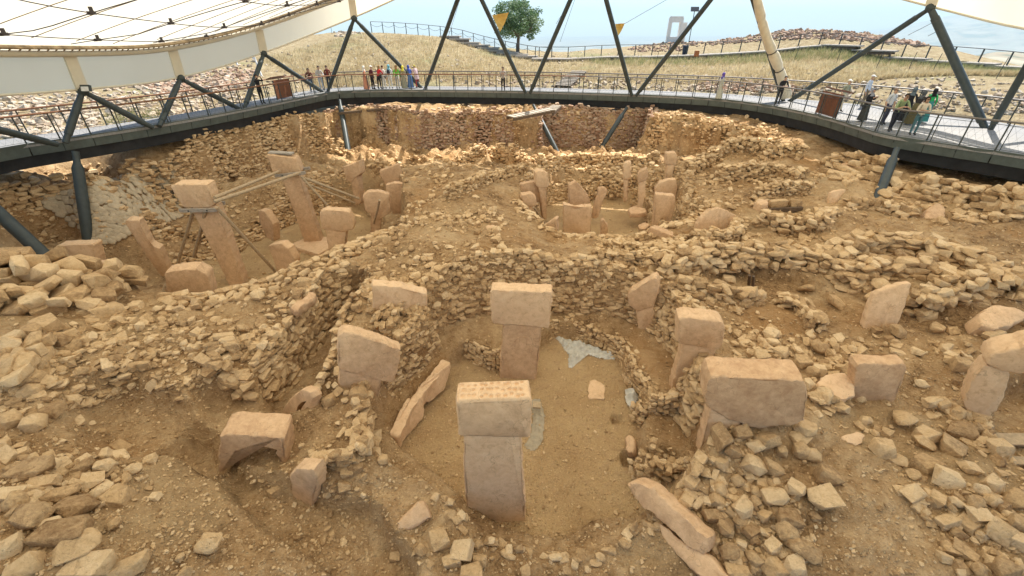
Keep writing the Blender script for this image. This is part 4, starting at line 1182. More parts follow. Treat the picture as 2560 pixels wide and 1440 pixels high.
cloth('grey cloth spread behind the cup marked pillar', [(1330,1000),(1350,998),(1362,1040),(1356,1105),(1340,1128),(1318,1126),(1310,1116),(1330,1080)], 0.0, M_CLOTHG, 0.06)
# ------------------------------------------------------------------ stones
def rock(seed, kind, bev):
    """angular broken stone: hull of jittered block corners and a few spalls, edges worn"""
    rnd = random.Random(seed)
    asp = {'block': (1, rnd.uniform(.62, .9), rnd.uniform(.5, .8)), 'round': (1, rnd.uniform(.7, .95), rnd.uniform(.6, .8)), 'flat': (1, rnd.uniform(.6, .9), rnd.uniform(.26, .4))}[kind]
    bm = bmesh.new()
    if kind == 'round':
        for _ in range(22):
            q = Vector((rnd.gauss(0, 1), rnd.gauss(0, 1), rnd.gauss(0, 1))).normalized() * rnd.uniform(.86, 1)
            bm.verts.new(Vector((q.x * asp[0], q.y * asp[1], q.z * asp[2])))
    else:
        for sx in (-1, 1):
            for sy in (-1, 1):
                for sz in (-1, 1):
                    k = rnd.uniform(.45, .95)
                    q = Vector((sx * rnd.uniform(.3, 1.0), sy * rnd.uniform(.3, 1.0), sz * rnd.uniform(.45, 1.0)))
                    bm.verts.new(Vector((q.x * asp[0], q.y * asp[1], q.z * asp[2])))
        for _ in range(8):
            q = Vector((rnd.gauss(0, 1), rnd.gauss(0, 1), rnd.gauss(0, .8))).normalized()
            q *= rnd.uniform(.85, 1.08)
            bm.verts.new(Vector((q.x * asp[0], q.y * asp[1], q.z * asp[2])))
    r_ = bmesh.ops.convex_hull(bm, input=bm.verts[:])
    bmesh.ops.delete(bm, geom=[v for v in bm.verts if not v.link_faces], context='VERTS')
    if bev:
        bmesh.ops.dissolve_limit(bm, angle_limit=R(9), verts=bm.verts[:], edges=bm.edges[:])
        bmesh.ops.bevel(bm, geom=bm.edges[:], offset=bev, segments=1, affect='EDGES', profile=.6)
    bmesh.ops.triangulate(bm, faces=bm.faces[:])
    bm.verts.ensure_lookup_table()
    bm.verts.index_update()
    co = np.array([v.co[:] for v in bm.verts])
    fc = np.array([[v.index for v in f.verts] for f in bm.faces])
    bm.free()
    mid = (co.max(0) + co.min(0)) / 2
    co = co - mid
    return co / np.abs(co[:, 0]).max(), fc
LIB = []       # (verts, faces, mesh)
LIBKIND = {'block': [], 'round': [], 'flat': []}
for i in range(48):
    kind = ('block', 'round', 'flat')[i % 3]
    co, fc = rock(100 + i, kind, .045 if kind == 'round' else .03)
    me = np_mesh('stone', co, fc)
    me.set_sharp_from_angle(angle=R(24))
    lo = rock(100 + i, kind, 0)
    LIB.append((lo[0], lo[1], me))
    LIBKIND[kind].append(i)
TINY = [rock(900 + i, 'block', 0) for i in range(8)]

def rotm(yaw, tx=0.0, ty=0.0):
    return (Matrix.Rotation(yaw, 3, 'Z') @ Matrix.Rotation(tx, 3, 'X') @ Matrix.Rotation(ty, 3, 'Y'))
def entry(pos, l, w, h, yaw, tx=0., ty=0., kind='block'):
    """l, w, h: full size along the stone's own axes"""
    i = random.choice(LIBKIND[kind])
    ext = np.abs(LIB[i][0]).max(0)
    S = (l / 2 / ext[0], w / 2 / ext[1], h / 2 / ext[2])
    M3 = rotm(yaw, tx, ty) @ Matrix.Diagonal(S)
    p = Vector(pos)
    depth = max(1.0, p.y * CP + (CAMZ - p.z) * SP)
    return (i, p, M3, (l * max(h, w)) ** .5 / depth * FPX)
def join_mesh(name, ents, tiny=False):
    Vs, Fs, Rn, off = [], [], [], 0
    for (i, p, M3, a) in ents:
        co, fc = (TINY[i % 8] if tiny else LIB[i][:2])
        v = co @ np.array(M3).T + np.array(p)
        Vs.append(v); Fs.append(fc + off); off += len(v)
        Rn.append(np.full(len(v), random.random(), np.float32))
    me = np_mesh(name, np.concatenate(Vs), np.concatenate(Fs), smooth=True)
    me.set_sharp_from_angle(angle=R(20))
    at_ = me.attributes.new('rnd', 'FLOAT', 'POINT')
    at_.data.foreach_set('value', np.concatenate(Rn))
    return me
def place(ents, name, parent, mat, setup=None):
    out = []
    for (i, p, M3, a) in ents:
        me = LIB[i][2]
        o = bpy.data.objects.new(name, me)
        C.objects.link(o)
        M4 = M3.to_4x4(); M4.translation = p
        if parent is not None:
            o.parent = parent
            o.matrix_parent_inverse = Matrix.Translation(-Vector(parent.location))
        o.matrix_basis = M4
        if not me.materials: me.materials.append(M_STONE)
        if mat is not M_STONE:
            o.material_slots[0].link = 'OBJECT'; o.material_slots[0].material = mat
        if setup: setup(o)
        out.append(o)
    return out
WALLN = [0]
def finish_wall(label, ents, mat=M_STONE, cap=300, name='dry_stone_wall', minpx=6.0):
    if not ents: return
    ents.sort(key=lambda e: -e[3])
    c = sum((e[1] for e in ents[:50]), Vector()) / min(50, len(ents))
    root = empty(name, (c.x, c.y, gz(c.x, c.y)))
    tag(root, label, 'wall', None, 'thing')
    big = [e for e in ents[:cap] if e[3] >= minpx]
    rest = ents[len(big):]
    place(big, 'stone', root, mat)
    if rest:
        o = link('small_stones', join_mesh('small_stones', rest), mat, root)
        tag(o, kind='stuff')
    WALLN[0] += len(ents)
def resample(path, step):
    path = [Vector((p[0], p[1], 0)) for p in path]
    L = arclen(path)
    s = 0; out = []
    while s < L[-1]:
        a = at_len(path, L, s); b2 = at_len(path, L, min(s + .1, L[-1])); c2 = at_len(path, L, max(s - .1, 0))
        d = (b2 - c2).normalized()
        out.append((a, d)); s += step
    return out, L, path
def face_wall(path, size, batter=0.3, extra=0.12, reach=0.45, flat=None, smooth_path=True, hmax=9, top_rows=2, jit=0.05, gap=0.05):
    """stones laid against the steep step of the ground that runs along path"""
    if smooth_path and len(path) > 2: path = catmull([Vector((p[0], p[1], 0)) for p in path], 6, False)
    smp, L, path = resample(path, 0.15)
    ents = []
    lo_, hi_, nn = [], [], []
    for a, d in smp:
        n = Vector((-d.y, d.x, 0))
        z1, z2 = gz(a.x + n.x * reach, a.y + n.y * reach), gz(a.x - n.x * reach, a.y - n.y * reach)
        if z1 > z2: n = -n; z1, z2 = z2, z1
        lo_.append(z1); hi_.append(z2); nn.append(n)          # n points to the low side
    # majority side
    lo_, hi_ = np.array(lo_), np.array(hi_)
    k = np.ones(5) / 5
    hi_ = np.convolve(np.pad(hi_, 2, 'edge'), k, 'valid'); lo_ = np.convolve(np.pad(lo_, 2, 'edge'), k, 'valid')
    z = float(lo_.min()) - 0.05
    top = float(min(hi_.max(), lo_.min() + hmax)) + extra
    while z < top:
        h = size * random.uniform(0.38, 0.62)
        s = random.uniform(0, size)
        while s < L[-1]:
            l = size * random.uniform(0.65, 1.7)
            i = min(int((s + l / 2) / 0.15), len(smp) - 1)
            zl, zh = lo_[i], min(hi_[i], lo_[i] + hmax)
            if zl - h * .6 < z < zh + extra * random.uniform(0.0, 1.4) and random.random() > gap:
                a, d = smp[i]
                n = nn[i]
                f = (z - zl) / max(zh - zl, 0.2)
                q = a - n * (batter * f + random.gauss(0, jit) * size * 2 - 0.02)
                dep = size * random.uniform(.7, 1.2)
                kd = flat or random.choice(('block', 'block', 'flat', 'flat'))
                ents.append(entry((q.x, q.y, z + h / 2 + random.gauss(0, jit * h)), l * 1.04, dep, h * random.uniform(1.0, 1.25), math.atan2(d.y, d.x) + random.gauss(0, .16), random.gauss(0, .10), random.gauss(0, .10), kd))
            s += l * 0.97
        z += h * 0.93
    # cap stones lying on the edge
    for r_ in range(top_rows):
        s = random.uniform(0, size)
        while s < L[-1]:
            l = size * random.uniform(0.7, 1.9)
            i = min(int((s + l / 2) / 0.15), len(smp) - 1)
            a, d = smp[i]; n = nn[i]
            if hi_[i] - lo_[i] > 0.15 and random.random() < .9:
                q = a - n * (batter + 0.1 + r_ * size * .8 + random.gauss(0, .1))
                zz = gz(q.x, q.y)
                h = size * random.uniform(.35, .65)
                ents.append(entry((q.x, q.y, max(zz, min(hi_[i], zz + .25)) + h * .25), l, size * random.uniform(.6, 1.1), h, math.atan2(d.y, d.x) + random.gauss(0, .5), random.gauss(0, .18), random.gauss(0, .18), random.choice(('block', 'round', 'flat'))))
            s += l * 1.0
    return ents
def free_wall(path, size, height, width, flat=None, taper=0.8, jit=.05):
    """two-faced rubble wall standing on the ground"""
    if len(path) > 2: path = catmull([Vector((p[0], p[1], 0)) for p in path], 6, False)
    smp, L, path = resample(path, 0.15)
    ents = []
    z = -0.06
    while z < height:
        h = size * random.uniform(.38, .6)
        last = z + h >= height
        rows = [-1, 1] + ([0] if last or width > size * 1.8 else [])
        for r_ in rows:
            s = random.uniform(0, size)
            while s < L[-1]:
                l = size * random.uniform(.65, 1.6)
                i = min(int((s + l / 2) / .15), len(smp) - 1)
                a, d = smp[i]
                n = Vector((-d.y, d.x, 0))
                hl = height * (0.78 + 0.5 * float(vnoise(np.float64(s * .9 + 31 * size), np.float64(7.3), 3) + .5))
                if z < hl:
                    f = z / max(height, .01)
                    q = a + n * (r_ * (width / 2 - size * .3) * (1 - (1 - taper) * f) + random.gauss(0, jit))
                    g_ = gz(a.x, a.y) if r_ == 0 else 0.5 * (gz(a.x, a.y) + gz(q.x, q.y))
                    ents.append(entry((q.x, q.y, g_ + z + h / 2), l * 1.03, size * random.uniform(.6, 1.05), h * random.uniform(1.05, 1.3), math.atan2(d.y, d.x) + random.gauss(0, .32), random.gauss(0, .2), random.gauss(0, .2), flat if flat and random.random() < .7 else random.choice(('block', 'block', 'flat', 'flat', 'round'))))
                s += l * .97
        z += h * .92
    return ents
def H(*uv):
    out = []
    for u, v in uv:
        p = hit(u, v)
        if p is not None: out.append(p)
    return out

# --- front enclosure
finish_wall('curved rear ring wall of rounded rubble behind the fox pillar', face_wall(B_OUT[4:11], 0.25, 0.42, 0.2, .6, gap=.12, jit=.09))
finish_wall('neatly coursed ring wall segment behind the narrow bulging pillar', face_wall(B_OUT[10:14], 0.22, 0.32, 0.12, .55))
finish_wall('ring wall segment between the two leaning pillars of the front floor', face_wall(B_OUT[13:17], 0.24, 0.32, 0.15, .55))
finish_wall('low stone face under the widest pillar head', face_wall(B_OUT[18:20], 0.22, 0.34, 0.15, .6))
finish_wall('low course of small stones edging the rear bench of the gravel floor', face_wall(B_FLOOR[4:9], 0.13, 0.15, 0.05, .3, top_rows=1))
finish_wall('low course of small stones edging the bench by the white cloth', face_wall(B_FLOOR[8:13], 0.14, 0.15, 0.05, .3, top_rows=1))
finish_wall('earthen edge with scattered small stones beside the tilted bench slabs', face_wall(B_OUT[0:5], 0.17, 0.3, 0.08, .5, gap=.45))
finish_wall('near edge of the gravel floor with scattered embedded stones', face_wall(B_OUT[19:25], 0.17, 0.3, 0.05, .5, gap=.5, top_rows=1))
finish_wall('rounded small stone cell beside the white cloth', free_wall([P(1592, 1020, .3), P(1605, 1045, .2), P(1640, 1055, .15), P(1680, 1045, .3), P(1700, 1020, .4)], 0.15, 0.62, 0.30, 'flat'))
finish_wall('small stone lined pit beside the fallen pillar', free_wall([P(1600, 1150, .25), P(1602, 1185, .2), P(1620, 1205, .2)] + [P(1660, 1165, .35), P(1690, 1190, .4), P(1700, 1215, .4)][0:0] + [P(1650, 1222, .2), P(1690, 1205, .35), P(1698, 1170, .4), P(1660, 1150, .4), P(1620, 1140, .35)], 0.15, 0.42, 0.26, 'flat'))
finish_wall('stepped wall of larger blocks along the narrow passage', face_wall(Pz(0.7, (905,775),(850,800),(790,870),(735,950),(690,1005)), 0.26, 0.30, 0.08, .5))
finish_wall('inner passage wall of neat stones behind the slanted head pillar', face_wall(Pz(0.7, (775,1060),(825,985),(850,905),(885,850),(930,800)), 0.19, 0.28, 0.2, .5))
finish_wall('rubble wall end of stacked blocks at the trench corner', free_wall(H((660,1000),(610,975),(560,940),(530,905),(590,870)), 0.30, 0.28, 0.45))
finish_wall('stepped rubble baulk between two pillars beside the gravel floor', free_wall([P(1010, 800, 1.5), P(985, 840, 1.4), P(965, 880, 1.3)], 0.20, 0.32, 0.5))
finish_wall('broken line of stones along the spur beside the tilted slabs', free_wall(H((905,1000),(915,1060),(920,1110),(900,1150),(830,1170),(760,1190)), 0.26, 0.30, 0.3))
# --- left enclosure
finish_wall('bank of boulders along the near edge of the propped pillar floor', free_wall(H((400,768),(480,764),(560,752),(640,730),(700,708),(770,676),(840,645),(920,612),(1000,585)), 0.26, 0.12, 0.8))
finish_wall('inner face below the boulder bank of the propped pillar floor', face_wall([p + Vector((-.12, .42, 0)) for p in D_CREST], 0.28, .35, .02, .7, top_rows=1))
finish_wall('rear bench wall of the propped pillar floor', face_wall(D_FLOOR[1:10], 0.24, .2, .1, .4))
finish_wall('tall rear wall of coursed rubble behind the propped pillars', face_wall(D_MID[1:10], 0.26, .4, .3, .9))
finish_wall('high rubble cliff below the deck behind the propped pillars', face_wall(D_UP[0:6], 0.25, .32, .25, .8, gap=.12, jit=.07))
finish_wall('slumped rubble slope below the walkway beside the sandbags', face_wall([P(0, 500, 2.4), P(110, 480, 2.3), P(230, 455, 2.4), P(330, 430, 2.6), P(420, 410, 2.8)], 0.32, .7, .5, 1.2, hmax=3, gap=.12))
# pile of flat slabs
finish_wall('thick pile of flat overlapping slabs beside the propped pillar pit', free_wall([P(-120, 730, 2.8), P(0, 715, 2.85), P(120, 705, 2.8), P(220, 708, 2.7), P(320, 730, 2.35)], 0.55, 0.5, 1.5, 'flat') + free_wall([P(-60, 800, 2.9), P(80, 780, 2.8), P(180, 765, 2.7), P(280, 760, 2.5)], 0.5, 0.35, 1.0, 'flat'))
finish_wall('tumbled row of flat slabs running down the outer slope', free_wall(H((40,850),(90,880),(60,930),(20,980)), 0.42, 0.25, 0.7, 'flat'))
# --- far centre
finish_wall('inner ring wall of the far round enclosure', face_wall(C_FLOOR[0:9], 0.20, .22, .1, .4))
finish_wall('outer ring wall of the far round enclosure', face_wall(C_MID[1:9], 0.24, .3, .45, .6))
finish_wall('near rim wall of the far round enclosure', face_wall(C_MID[8:13] + C_MID[0:1], 0.24, .3, .05, .6, top_rows=2))
finish_wall('low inner bench of the far round enclosure', face_wall(C_FLOOR[8:13] + C_FLOOR[0:1], 0.22, .2, .1, .4))
finish_wall('curved double wall in front of the far enclosure', free_wall(H((1480,640),(1560,655),(1650,645),(1740,625),(1800,600),(1850,575)), 0.24, 0.30, 0.5))
finish_wall('second curved wall in front of the far enclosure', free_wall(H((1520,612),(1590,628),(1660,622),(1730,602),(1790,588)), 0.22, 0.25, 0.4))
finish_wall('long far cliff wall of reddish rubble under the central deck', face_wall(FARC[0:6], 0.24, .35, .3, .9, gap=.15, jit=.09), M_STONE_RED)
finish_wall('far cliff wall beside the deep trench under the deck', face_wall(FARC[6:10], 0.26, .35, .3, .9, gap=.1))
finish_wall('small square room wall in the sunlit gap', free_wall([P(1135, 385, 1.9), P(1210, 375, 1.9), P(1235, 362, 2.0), P(1300, 372, 1.9), P(1330, 395, 1.8)], 0.22, 0.8, 0.5))
finish_wall('long low terrace wall between the room and the far enclosure', free_wall([P(1340, 400, 1.8), P(1450, 398, 1.8), P(1560, 402, 1.9), P(1640, 408, 2.0)], 0.26, 0.6, 0.6))
finish_wall('heaped sunlit wall crown behind the cracked slab pillars', free_wall([P(1460, 440, 1.6), P(1500, 425, 1.7), P(1550, 432, 1.7), P(1580, 445, 1.6)], 0.24, 0.75, 0.7))
finish_wall('lane wall climbing between the two rear enclosures', free_wall(H((1120,500),(1180,470),(1250,445),(1310,425)), 0.24, 0.4, 0.5))
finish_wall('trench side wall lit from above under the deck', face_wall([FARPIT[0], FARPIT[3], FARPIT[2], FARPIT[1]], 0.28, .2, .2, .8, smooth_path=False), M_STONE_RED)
# --- right terraces
finish_wall('terrace wall of flat stones above the row of cut blocks', free_wall(H((1790,455),(1850,450),(1930,448),(2000,462)), 0.28, 0.7, 0.6))
finish_wall('upper terrace wall near the deck with rounded boulders', free_wall(H((1900,395),(1960,388),(2000,395)), 0.3, 0.6, 0.6))
finish_wall('neat wall directly behind the row of cut blocks', free_wall(H((1880,500),(1930,490),(1990,485),(2015,490)), 0.22, 0.5, 0.5))
finish_wall('sunlit sinuous wall crest above the far enclosure', free_wall(H((1710,440),(1760,415),(1800,390),(1860,375),(1940,370)), 0.26, 0.6, 0.6))
finish_wall('small square cell wall holding the big broken slab', free_wall(H((1720,610),(1790,612),(1830,600),(1838,575)), 0.22, 0.5, 0.4))
finish_wall('long terrace wall over the dark overhang', free_wall(H((1640,690),(1700,668),(1780,650),(1860,646),(1950,650),(2040,665),(2100,690)), 0.34, 0.42, 0.8))
finish_wall('row of stones below the dark overhang', free_wall(H((1690,720),(1760,735),(1830,750),(1900,758)), 0.32, 0.25, 0.4))
finish_wall('outer terrace wall of large flat stones', free_wall(H((1880,560),(1960,580),(2040,575),(2060,550)), 0.32, 0.45, 0.5))
finish_wall('big curved terrace wall of long boulders', free_wall(H((2050,680),(2120,640),(2220,625),(2330,640),(2420,670),(2480,710),(2490,745)), 0.40, 0.55, 0.9, 'flat'))
finish_wall('inner terrace wall of long boulders', free_wall(H((2090,730),(2150,690),(2240,675),(2330,690),(2390,720)), 0.36, 0.4, 0.7, 'flat'))
finish_wall('stepped wall ending at the big leaning slab', free_wall(H((2260,800),(2310,775),(2370,750),(2430,745)), 0.34, 0.6, 0.6, 'flat'))
finish_wall('low wall stub with long cap stones on the bare terrace', free_wall(H((1930,760),(1980,765),(2010,790),(2040,830)), 0.26, 0.3, 0.4))
finish_wall('boulder wall beneath the deck next to the steel leg', face_wall([P(2050, 420, 2.9), P(2130, 445, 2.9), P(2200, 470, 2.8), P(2290, 490, 2.9), P(2400, 500, 2.9)], 0.42, .5, .4, .9, gap=.08) + free_wall([P(2060, 395, 3.2), P(2140, 405, 3.2), P(2220, 425, 3.2)], .4, .6, .7))
finish_wall('dark wall under the deck beyond the big pale boulder', free_wall([P(2290, 470, 3.1), P(2380, 480, 3.1), P(2460, 500, 3.1), P(2560, 530, 3.0)], 0.40, 0.7, 0.8))
finish_wall('short line of blocks stepping down to the deck leg', free_wall(H((2100,515),(2160,520),(2230,535),(2290,545)), 0.34, 0.35, 0.5))
# row of cut blocks
for k, (u, w) in enumerate(((1940, .8), (1982, .55))):
    p = hit(u, 520)
    if p:
        o = place([entry((p.x, p.y, p.z + .18), w, .4, .42, 0.05, 0, 0, 'block')], 'cut_block', None, M_STONE)[0]
        tag(o, ('long cut block next to the stone cube in the row', 'rounded cut block ending the row above the dark plank')[k], 'block', kind='thing')

# --- loose stones: those that stand out in the photograph, then scatter
HERO = {
 'left': ('loose pitted boulder on the outer slope beside the earth trench', 'boulders of the outer slope', [(197,1267,88,62),(530,1362,66,56),(165,1335,130,66),(205,1368,115,66),(90,1290,92,56),(125,1315,74,48),(70,1425,95,48),(235,1415,130,58),(330,1415,100,48),(90,1175,104,52),(120,1205,76,40),(155,1240,92,36),(95,1058,60,44),(140,1030,52,36),(220,1165,46,46),(270,1165,52,52),(125,815,80,44),(78,980,52,36),(60,935,52,40),(25,1140,58,32),(30,1240,70,40),(20,1370,80,50),(290,1310,40,30),(150,855,60,36),(35,1050,60,36),(380,1150,30,22),(450,1000,26,16),(240,735,70,52),(290,700,60,24)]),
 'near': ('loose stone on the near rim of the gravel floor', 'stones on the near rim', [(1095,1345,66,44),(1155,1378,68,54),(1200,1398,42,52),(1055,1377,36,30),(865,1220,38,50),(915,1107,52,48),(900,985,54,32),(902,1005,42,28),(910,1032,42,46),(890,1170,44,26),(1180,1432,64,40),(1130,1400,50,40),(830,1140,44,30),(800,1160,40,30),(940,1090,34,40),(870,1185,36,26),(960,1150,30,30),(690,1230,34,40),(825,1000,36,44),(990,1395,30,22),(1440,1400,34,20),(1500,1395,30,20),(1560,1360,36,30)]),
 'heap': ('big angular boulder in the heap below the widest pillar head', 'boulders of the heap', [(1800,1092,68,62),(1850,1082,46,50),(1915,1100,68,46),(1830,1127,48,48),(1890,1115,50,38),(2010,1075,62,42),(1995,1092,62,36),(1950,1125,38,38),(1995,1125,50,40),(1880,1167,62,56),(1930,1170,52,46),(2060,1190,64,54),(2050,1245,78,62),(1987,1220,52,44),(1797,1225,42,42),(1885,1230,40,40),(1930,1242,62,50),(1855,1267,64,40),(1965,1300,60,50),(1962,1330,62,58),(1880,1395,52,60),(2000,1375,92,50),(1980,1415,66,50),(1935,1425,62,48),(1810,1315,78,32),(1775,1290,48,44),(1820,1375,54,66),(1840,1200,46,36),(1905,1290,44,34),(1870,1330,50,36),(1790,1250,44,34),(1925,1370,46,40),(1840,1430,60,40),(1800,1160,40,40),(2030,1140,40,36),(1770,1350,40,40)]),
 'right': ('loose flat stone on the terrace around the bare path', 'stones round the bare path', [(2255,1047,88,42),(2395,1077,78,38),(2370,1120,72,46),(2312,1087,58,36),(2305,1108,58,34),(2492,1120,58,42),(2530,1250,68,60),(2475,1210,54,46),(2475,1250,48,42),(2480,1330,72,64),(2545,1310,64,42),(2535,1355,72,52),(2335,1250,48,32),(2280,1187,38,30),(2275,1235,68,36),(2310,1165,74,44),(2365,1195,72,48),(2430,1290,58,42),(2355,1305,54,36),(2200,1120,72,46),(2050,870,62,32),(2395,915,52,44),(2115,932,42,36),(2117,962,56,32),(2240,832,48,30),(2340,820,54,26),(2480,837,62,24),(1925,835,48,32),(1932,857,40,26),(2000,905,42,44),(2180,900,50,24),(2300,960,46,24),(2440,1010,44,26),(2420,1170,46,34),(2240,1150,50,30),(2100,1020,40,24),(2330,1010,60,28),(2360,870,46,24),(2060,985,44,30),(2030,930,36,30),(2290,880,40,22),(2160,1050,36,20),(2400,1380,60,44),(2500,1420,70,46),(1950,880,40,28),(1900,890,38,28)]),
 'mid': ('loose stone on the broad earth ridge between the enclosures', 'stones on the earth ridge', [(765,708,34,28),(645,740,44,30),(600,745,30,32),(820,700,26,20),(1255,620,30,24),(1240,600,36,20),(1010,570,30,20),(960,600,34,26),(880,620,36,26),(1100,700,26,20),(1060,650,24,20),(1340,650,34,26),(1375,660,26,30),(1145,655,30,22),(1200,690,28,24),(1470,670,28,24),(1520,690,28,20),(700,770,30,18),(760,800,36,24),(870,735,30,28),(890,770,26,24),(1040,690,30,20),(955,640,26,20),(845,640,30,24),(1190,620,24,18),(1620,660,34,20),(1700,720,44,26),(1820,700,40,22),(1745,740,40,26),(1690,745,40,20),(2090,760,60,30),(2200,715,60,36),(2010,720,52,34)]),
}
def px_stone(u, v, w, h, kind='block', rise=0.35, zadd=0.0):
    p = hit(u, v + h * 0.2)
    if p is None: return None
    depth = p.y * CP + (CAMZ - p.z) * SP
    k = depth / FPX
    # an upright-ish stone seen from above at about 40 deg: image height mixes height and depth
    W = w * k * 0.88
    Hh = min(h * k * 0.8, W * .8)
    return entry((p.x, p.y, p.z + Hh * rise + zadd), W, min(W * .9, h * k * 1.15), Hh, random.gauss(0, .45), random.gauss(0, .18), random.gauss(0, .18), kind)
MARKS = [(t, hit(u, v)) for t, u, v in (('the cup marked pillar', 1240, 1325), ('the fox relief pillar', 1292, 950), ('the widest pillar head', 1880, 1080), ('the fallen pillar slab', 1660, 1300), ('the arched low pillar', 630, 1170), ('the porthole stone', 740, 1060), ('the slanted head pillar', 900, 1015), ('the big leaning slab', 2215, 835), ('the half buried block', 2200, 990), ('the capped corner pillar', 2450, 1070), ('the chipped short pillar', 465, 750), ('the boarded giant pillar', 780, 610), ('the flat slab pile', 150, 760), ('the sandbags', 300, 520), ('the jagged topped pillar', 1445, 592), ('the tallest far pillar', 1682, 450), ('the row of cut blocks', 1940, 525), ('the big broken slab', 1790, 595), ('the pale boulder', 2340, 555), ('the bulging narrow pillar', 1612, 825), ('the corner planks', 2520, 1100), ('the dark overhang', 1880, 715), ('the wedge head pillar', 892, 500), ('the square pillar stub', 752, 1240), ('the flat topped boulder', 2510, 825), ('the deep far trench', 1480, 375), ('the bare earth path', 2150, 1250), ('the earth trench', 480, 1330), ('the tumbled slab row', 60, 930))]
def tell(o, lib_i=None):
    p = o.matrix_basis.translation
    m3 = sorted(((p - q).length, t) for t, q in MARKS if q is not None)[:2]
    sz = (o.matrix_basis.to_3x3() @ Vector((1, 0, 0))).length * 2
    i = next(k for k, e in enumerate(LIB) if e[2] == o.data)
    fl = o.matrix_basis.to_scale()
    shp = {'block': 'angular', 'round': 'rounded', 'flat': 'flat'}[('block', 'round', 'flat')[i % 3]]
    szw = 'small' if sz < .24 else 'medium' if sz < .36 else 'large' if sz < .52 else 'very large'
    if m3[0][0] < .45 * m3[1][0] or m3[0][0] < .7: t = '%s %s loose stone close beside %s' % (szw, shp, m3[0][1])
    else: t = '%s %s stone between %s and %s' % (szw, shp, m3[0][1], m3[1][1])
    tag(o, t, 'stone', 'loose stones of the excavation', 'thing')
loose_total = 0
for key, (label, grp, lst) in HERO.items():
    ents = [e for e in (px_stone(*t, kind=random.choice(('block', 'flat', 'round'))) for t in lst) if e]
    place(ents, 'loose_stone', None, M_STONE, tell)
    loose_total += len(ents)

def in_poly(px, n):
    xs, ys = [q[0] for q in px], [q[1] for q in px]
    out = []
    while len(out) < n:
        u, v = random.uniform(min(xs), max(xs)), random.uniform(min(ys), max(ys))
        c = False
        for i in range(len(px)):
            a, b2 = px[i - 1], px[i]
            if (a[1] > v) != (b2[1] > v) and u < (b2[0] - a[0]) * (v - a[1]) / (b2[1] - a[1]) + a[0]: c = not c
        if c: out.append((u, v))
    return out
def scatter(px, n, smin, smax, flat=0.3, clump=0.5, rise=.25):
    ents = []
    for u, v in in_poly(px, n):
        p = hit(u, v)
        if p is None: continue
        if clump and vnoise(np.float64(p.x / 1.1 + 50), np.float64(p.y / 1.1 + 50), 7) < random.uniform(-.5, .5) * (1.2 - clump): continue
        l = smin * (smax / smin) ** (random.random() ** 1.9)
        fk = random.random() < flat
        h = l * (random.uniform(.22, .4) if fk else random.uniform(.45, .8))
        ents.append(entry((p.x, p.y, p.z + h * rise), l, l * random.uniform(.6, .95), h, random.uniform(0, 6.28), random.gauss(0, .25), random.gauss(0, .25), 'flat' if fk else random.choice(('block', 'block', 'round'))))
    return ents
SC = []
SC += scatter([(480,740),(1000,580),(1250,600),(1480,650),(1420,660),(1250,650),(1080,690),(930,720),(830,760),(650,890),(480,900),(380,800)], 514, .10, .34, .3, .7)      # ridge
SC += scatter([(1080,690),(1250,650),(1470,665),(1560,700),(1500,770),(1250,770),(1100,790)], 514, .12, .34, .1, .9)       # rubble of rear ring wall
SC += scatter([(900,700),(1090,690),(1110,800),(1060,880),(1000,870),(930,800)], 244, .12, .34, .2, .8)
SC += scatter([(980,420),(1130,410),(1280,560),(1240,600),(1000,590),(900,600),(1010,510)], 758, .12, .36, .3, .8)         # heap between rear enclosures
SC += scatter([(820,300),(1340,300),(1340,400),(1130,430),(980,420),(820,420)], 514, .14, .4, .2, .8)
SC += scatter([(1100,262),(1330,262),(1330,300),(1100,290)], 195, .14, .4, .3, .6)
SC += scatter([(1370,265),(1900,275),(1980,340),(1900,420),(1700,420),(1600,380),(1400,330)], 563, .14, .42, .3, .7)
SC += scatter([(1290,400),(1700,400),(1720,460),(1560,500),(1330,460)], 367, .12, .34, .3, .6)
SC += scatter([(1480,600),(1700,590),(1720,680),(1560,690),(1470,650)], 367, .12, .34, .3, .8)
SC += scatter([(1700,440),(2050,420),(2080,540),(1900,560),(1700,560)], 514, .14, .42, .35, .7)
SC += scatter([(1640,620),(2060,560),(2150,640),(2480,660),(2500,760),(2200,760),(2080,690),(1900,660),(1700,690)], 758, .16, .55, .5, .8)
SC += scatter([(2040,390),(2500,480),(2560,560),(2300,560),(2080,530)], 367, .18, .6, .4, .8)
SC += scatter([(1640,700),(1800,740),(1950,800),(1900,880),(1800,860),(1700,770)], 293, .08, .3, .4, .6)
SC += scatter([(1820,840),(2060,820),(2180,860),(2160,1000),(2020,1060),(2020,920),(1820,900)], 342, .10, .34, .4, .8)
SC += scatter([(2180,830),(2420,830),(2480,1100),(2440,1180),(2260,1080),(2220,960)], 465, .10, .36, .5, .8)
SC += scatter([(1740,1060),(2020,1060),(2100,1250),(2000,1440),(1760,1440),(1700,1260)], 563, .08, .26, .2, .8)
SC += scatter([(2060,1050),(2560,1130),(2560,1440),(2250,1440),(2200,1250)], 514, .07, .30, .3, .8)
SC += scatter([(0,850),(330,760),(420,820),(330,1000),(200,1020),(0,1100)], 514, .10, .36, .6, .8)
SC += scatter([(0,1050),(250,1050),(420,1250),(500,1440),(0,1440)], 440, .10, .40, .3, .8)
SC += scatter([(420,800),(720,800),(640,900),(520,980),(360,980)], 367, .07, .26, .4, .6)
SC += scatter([(560,1170),(900,1050),(960,1180),(1240,1360),(1250,1440),(850,1440),(640,1260)], 230, .06, .18, .3, .8)
SC += scatter([(640,560),(880,500),(960,470),(820,380),(440,380),(430,520)], 514, .14, .4, .2, .8)
SC += scatter([(0,430),(420,400),(480,640),(330,700),(0,640)], 514, .16, .45, .4, .8)
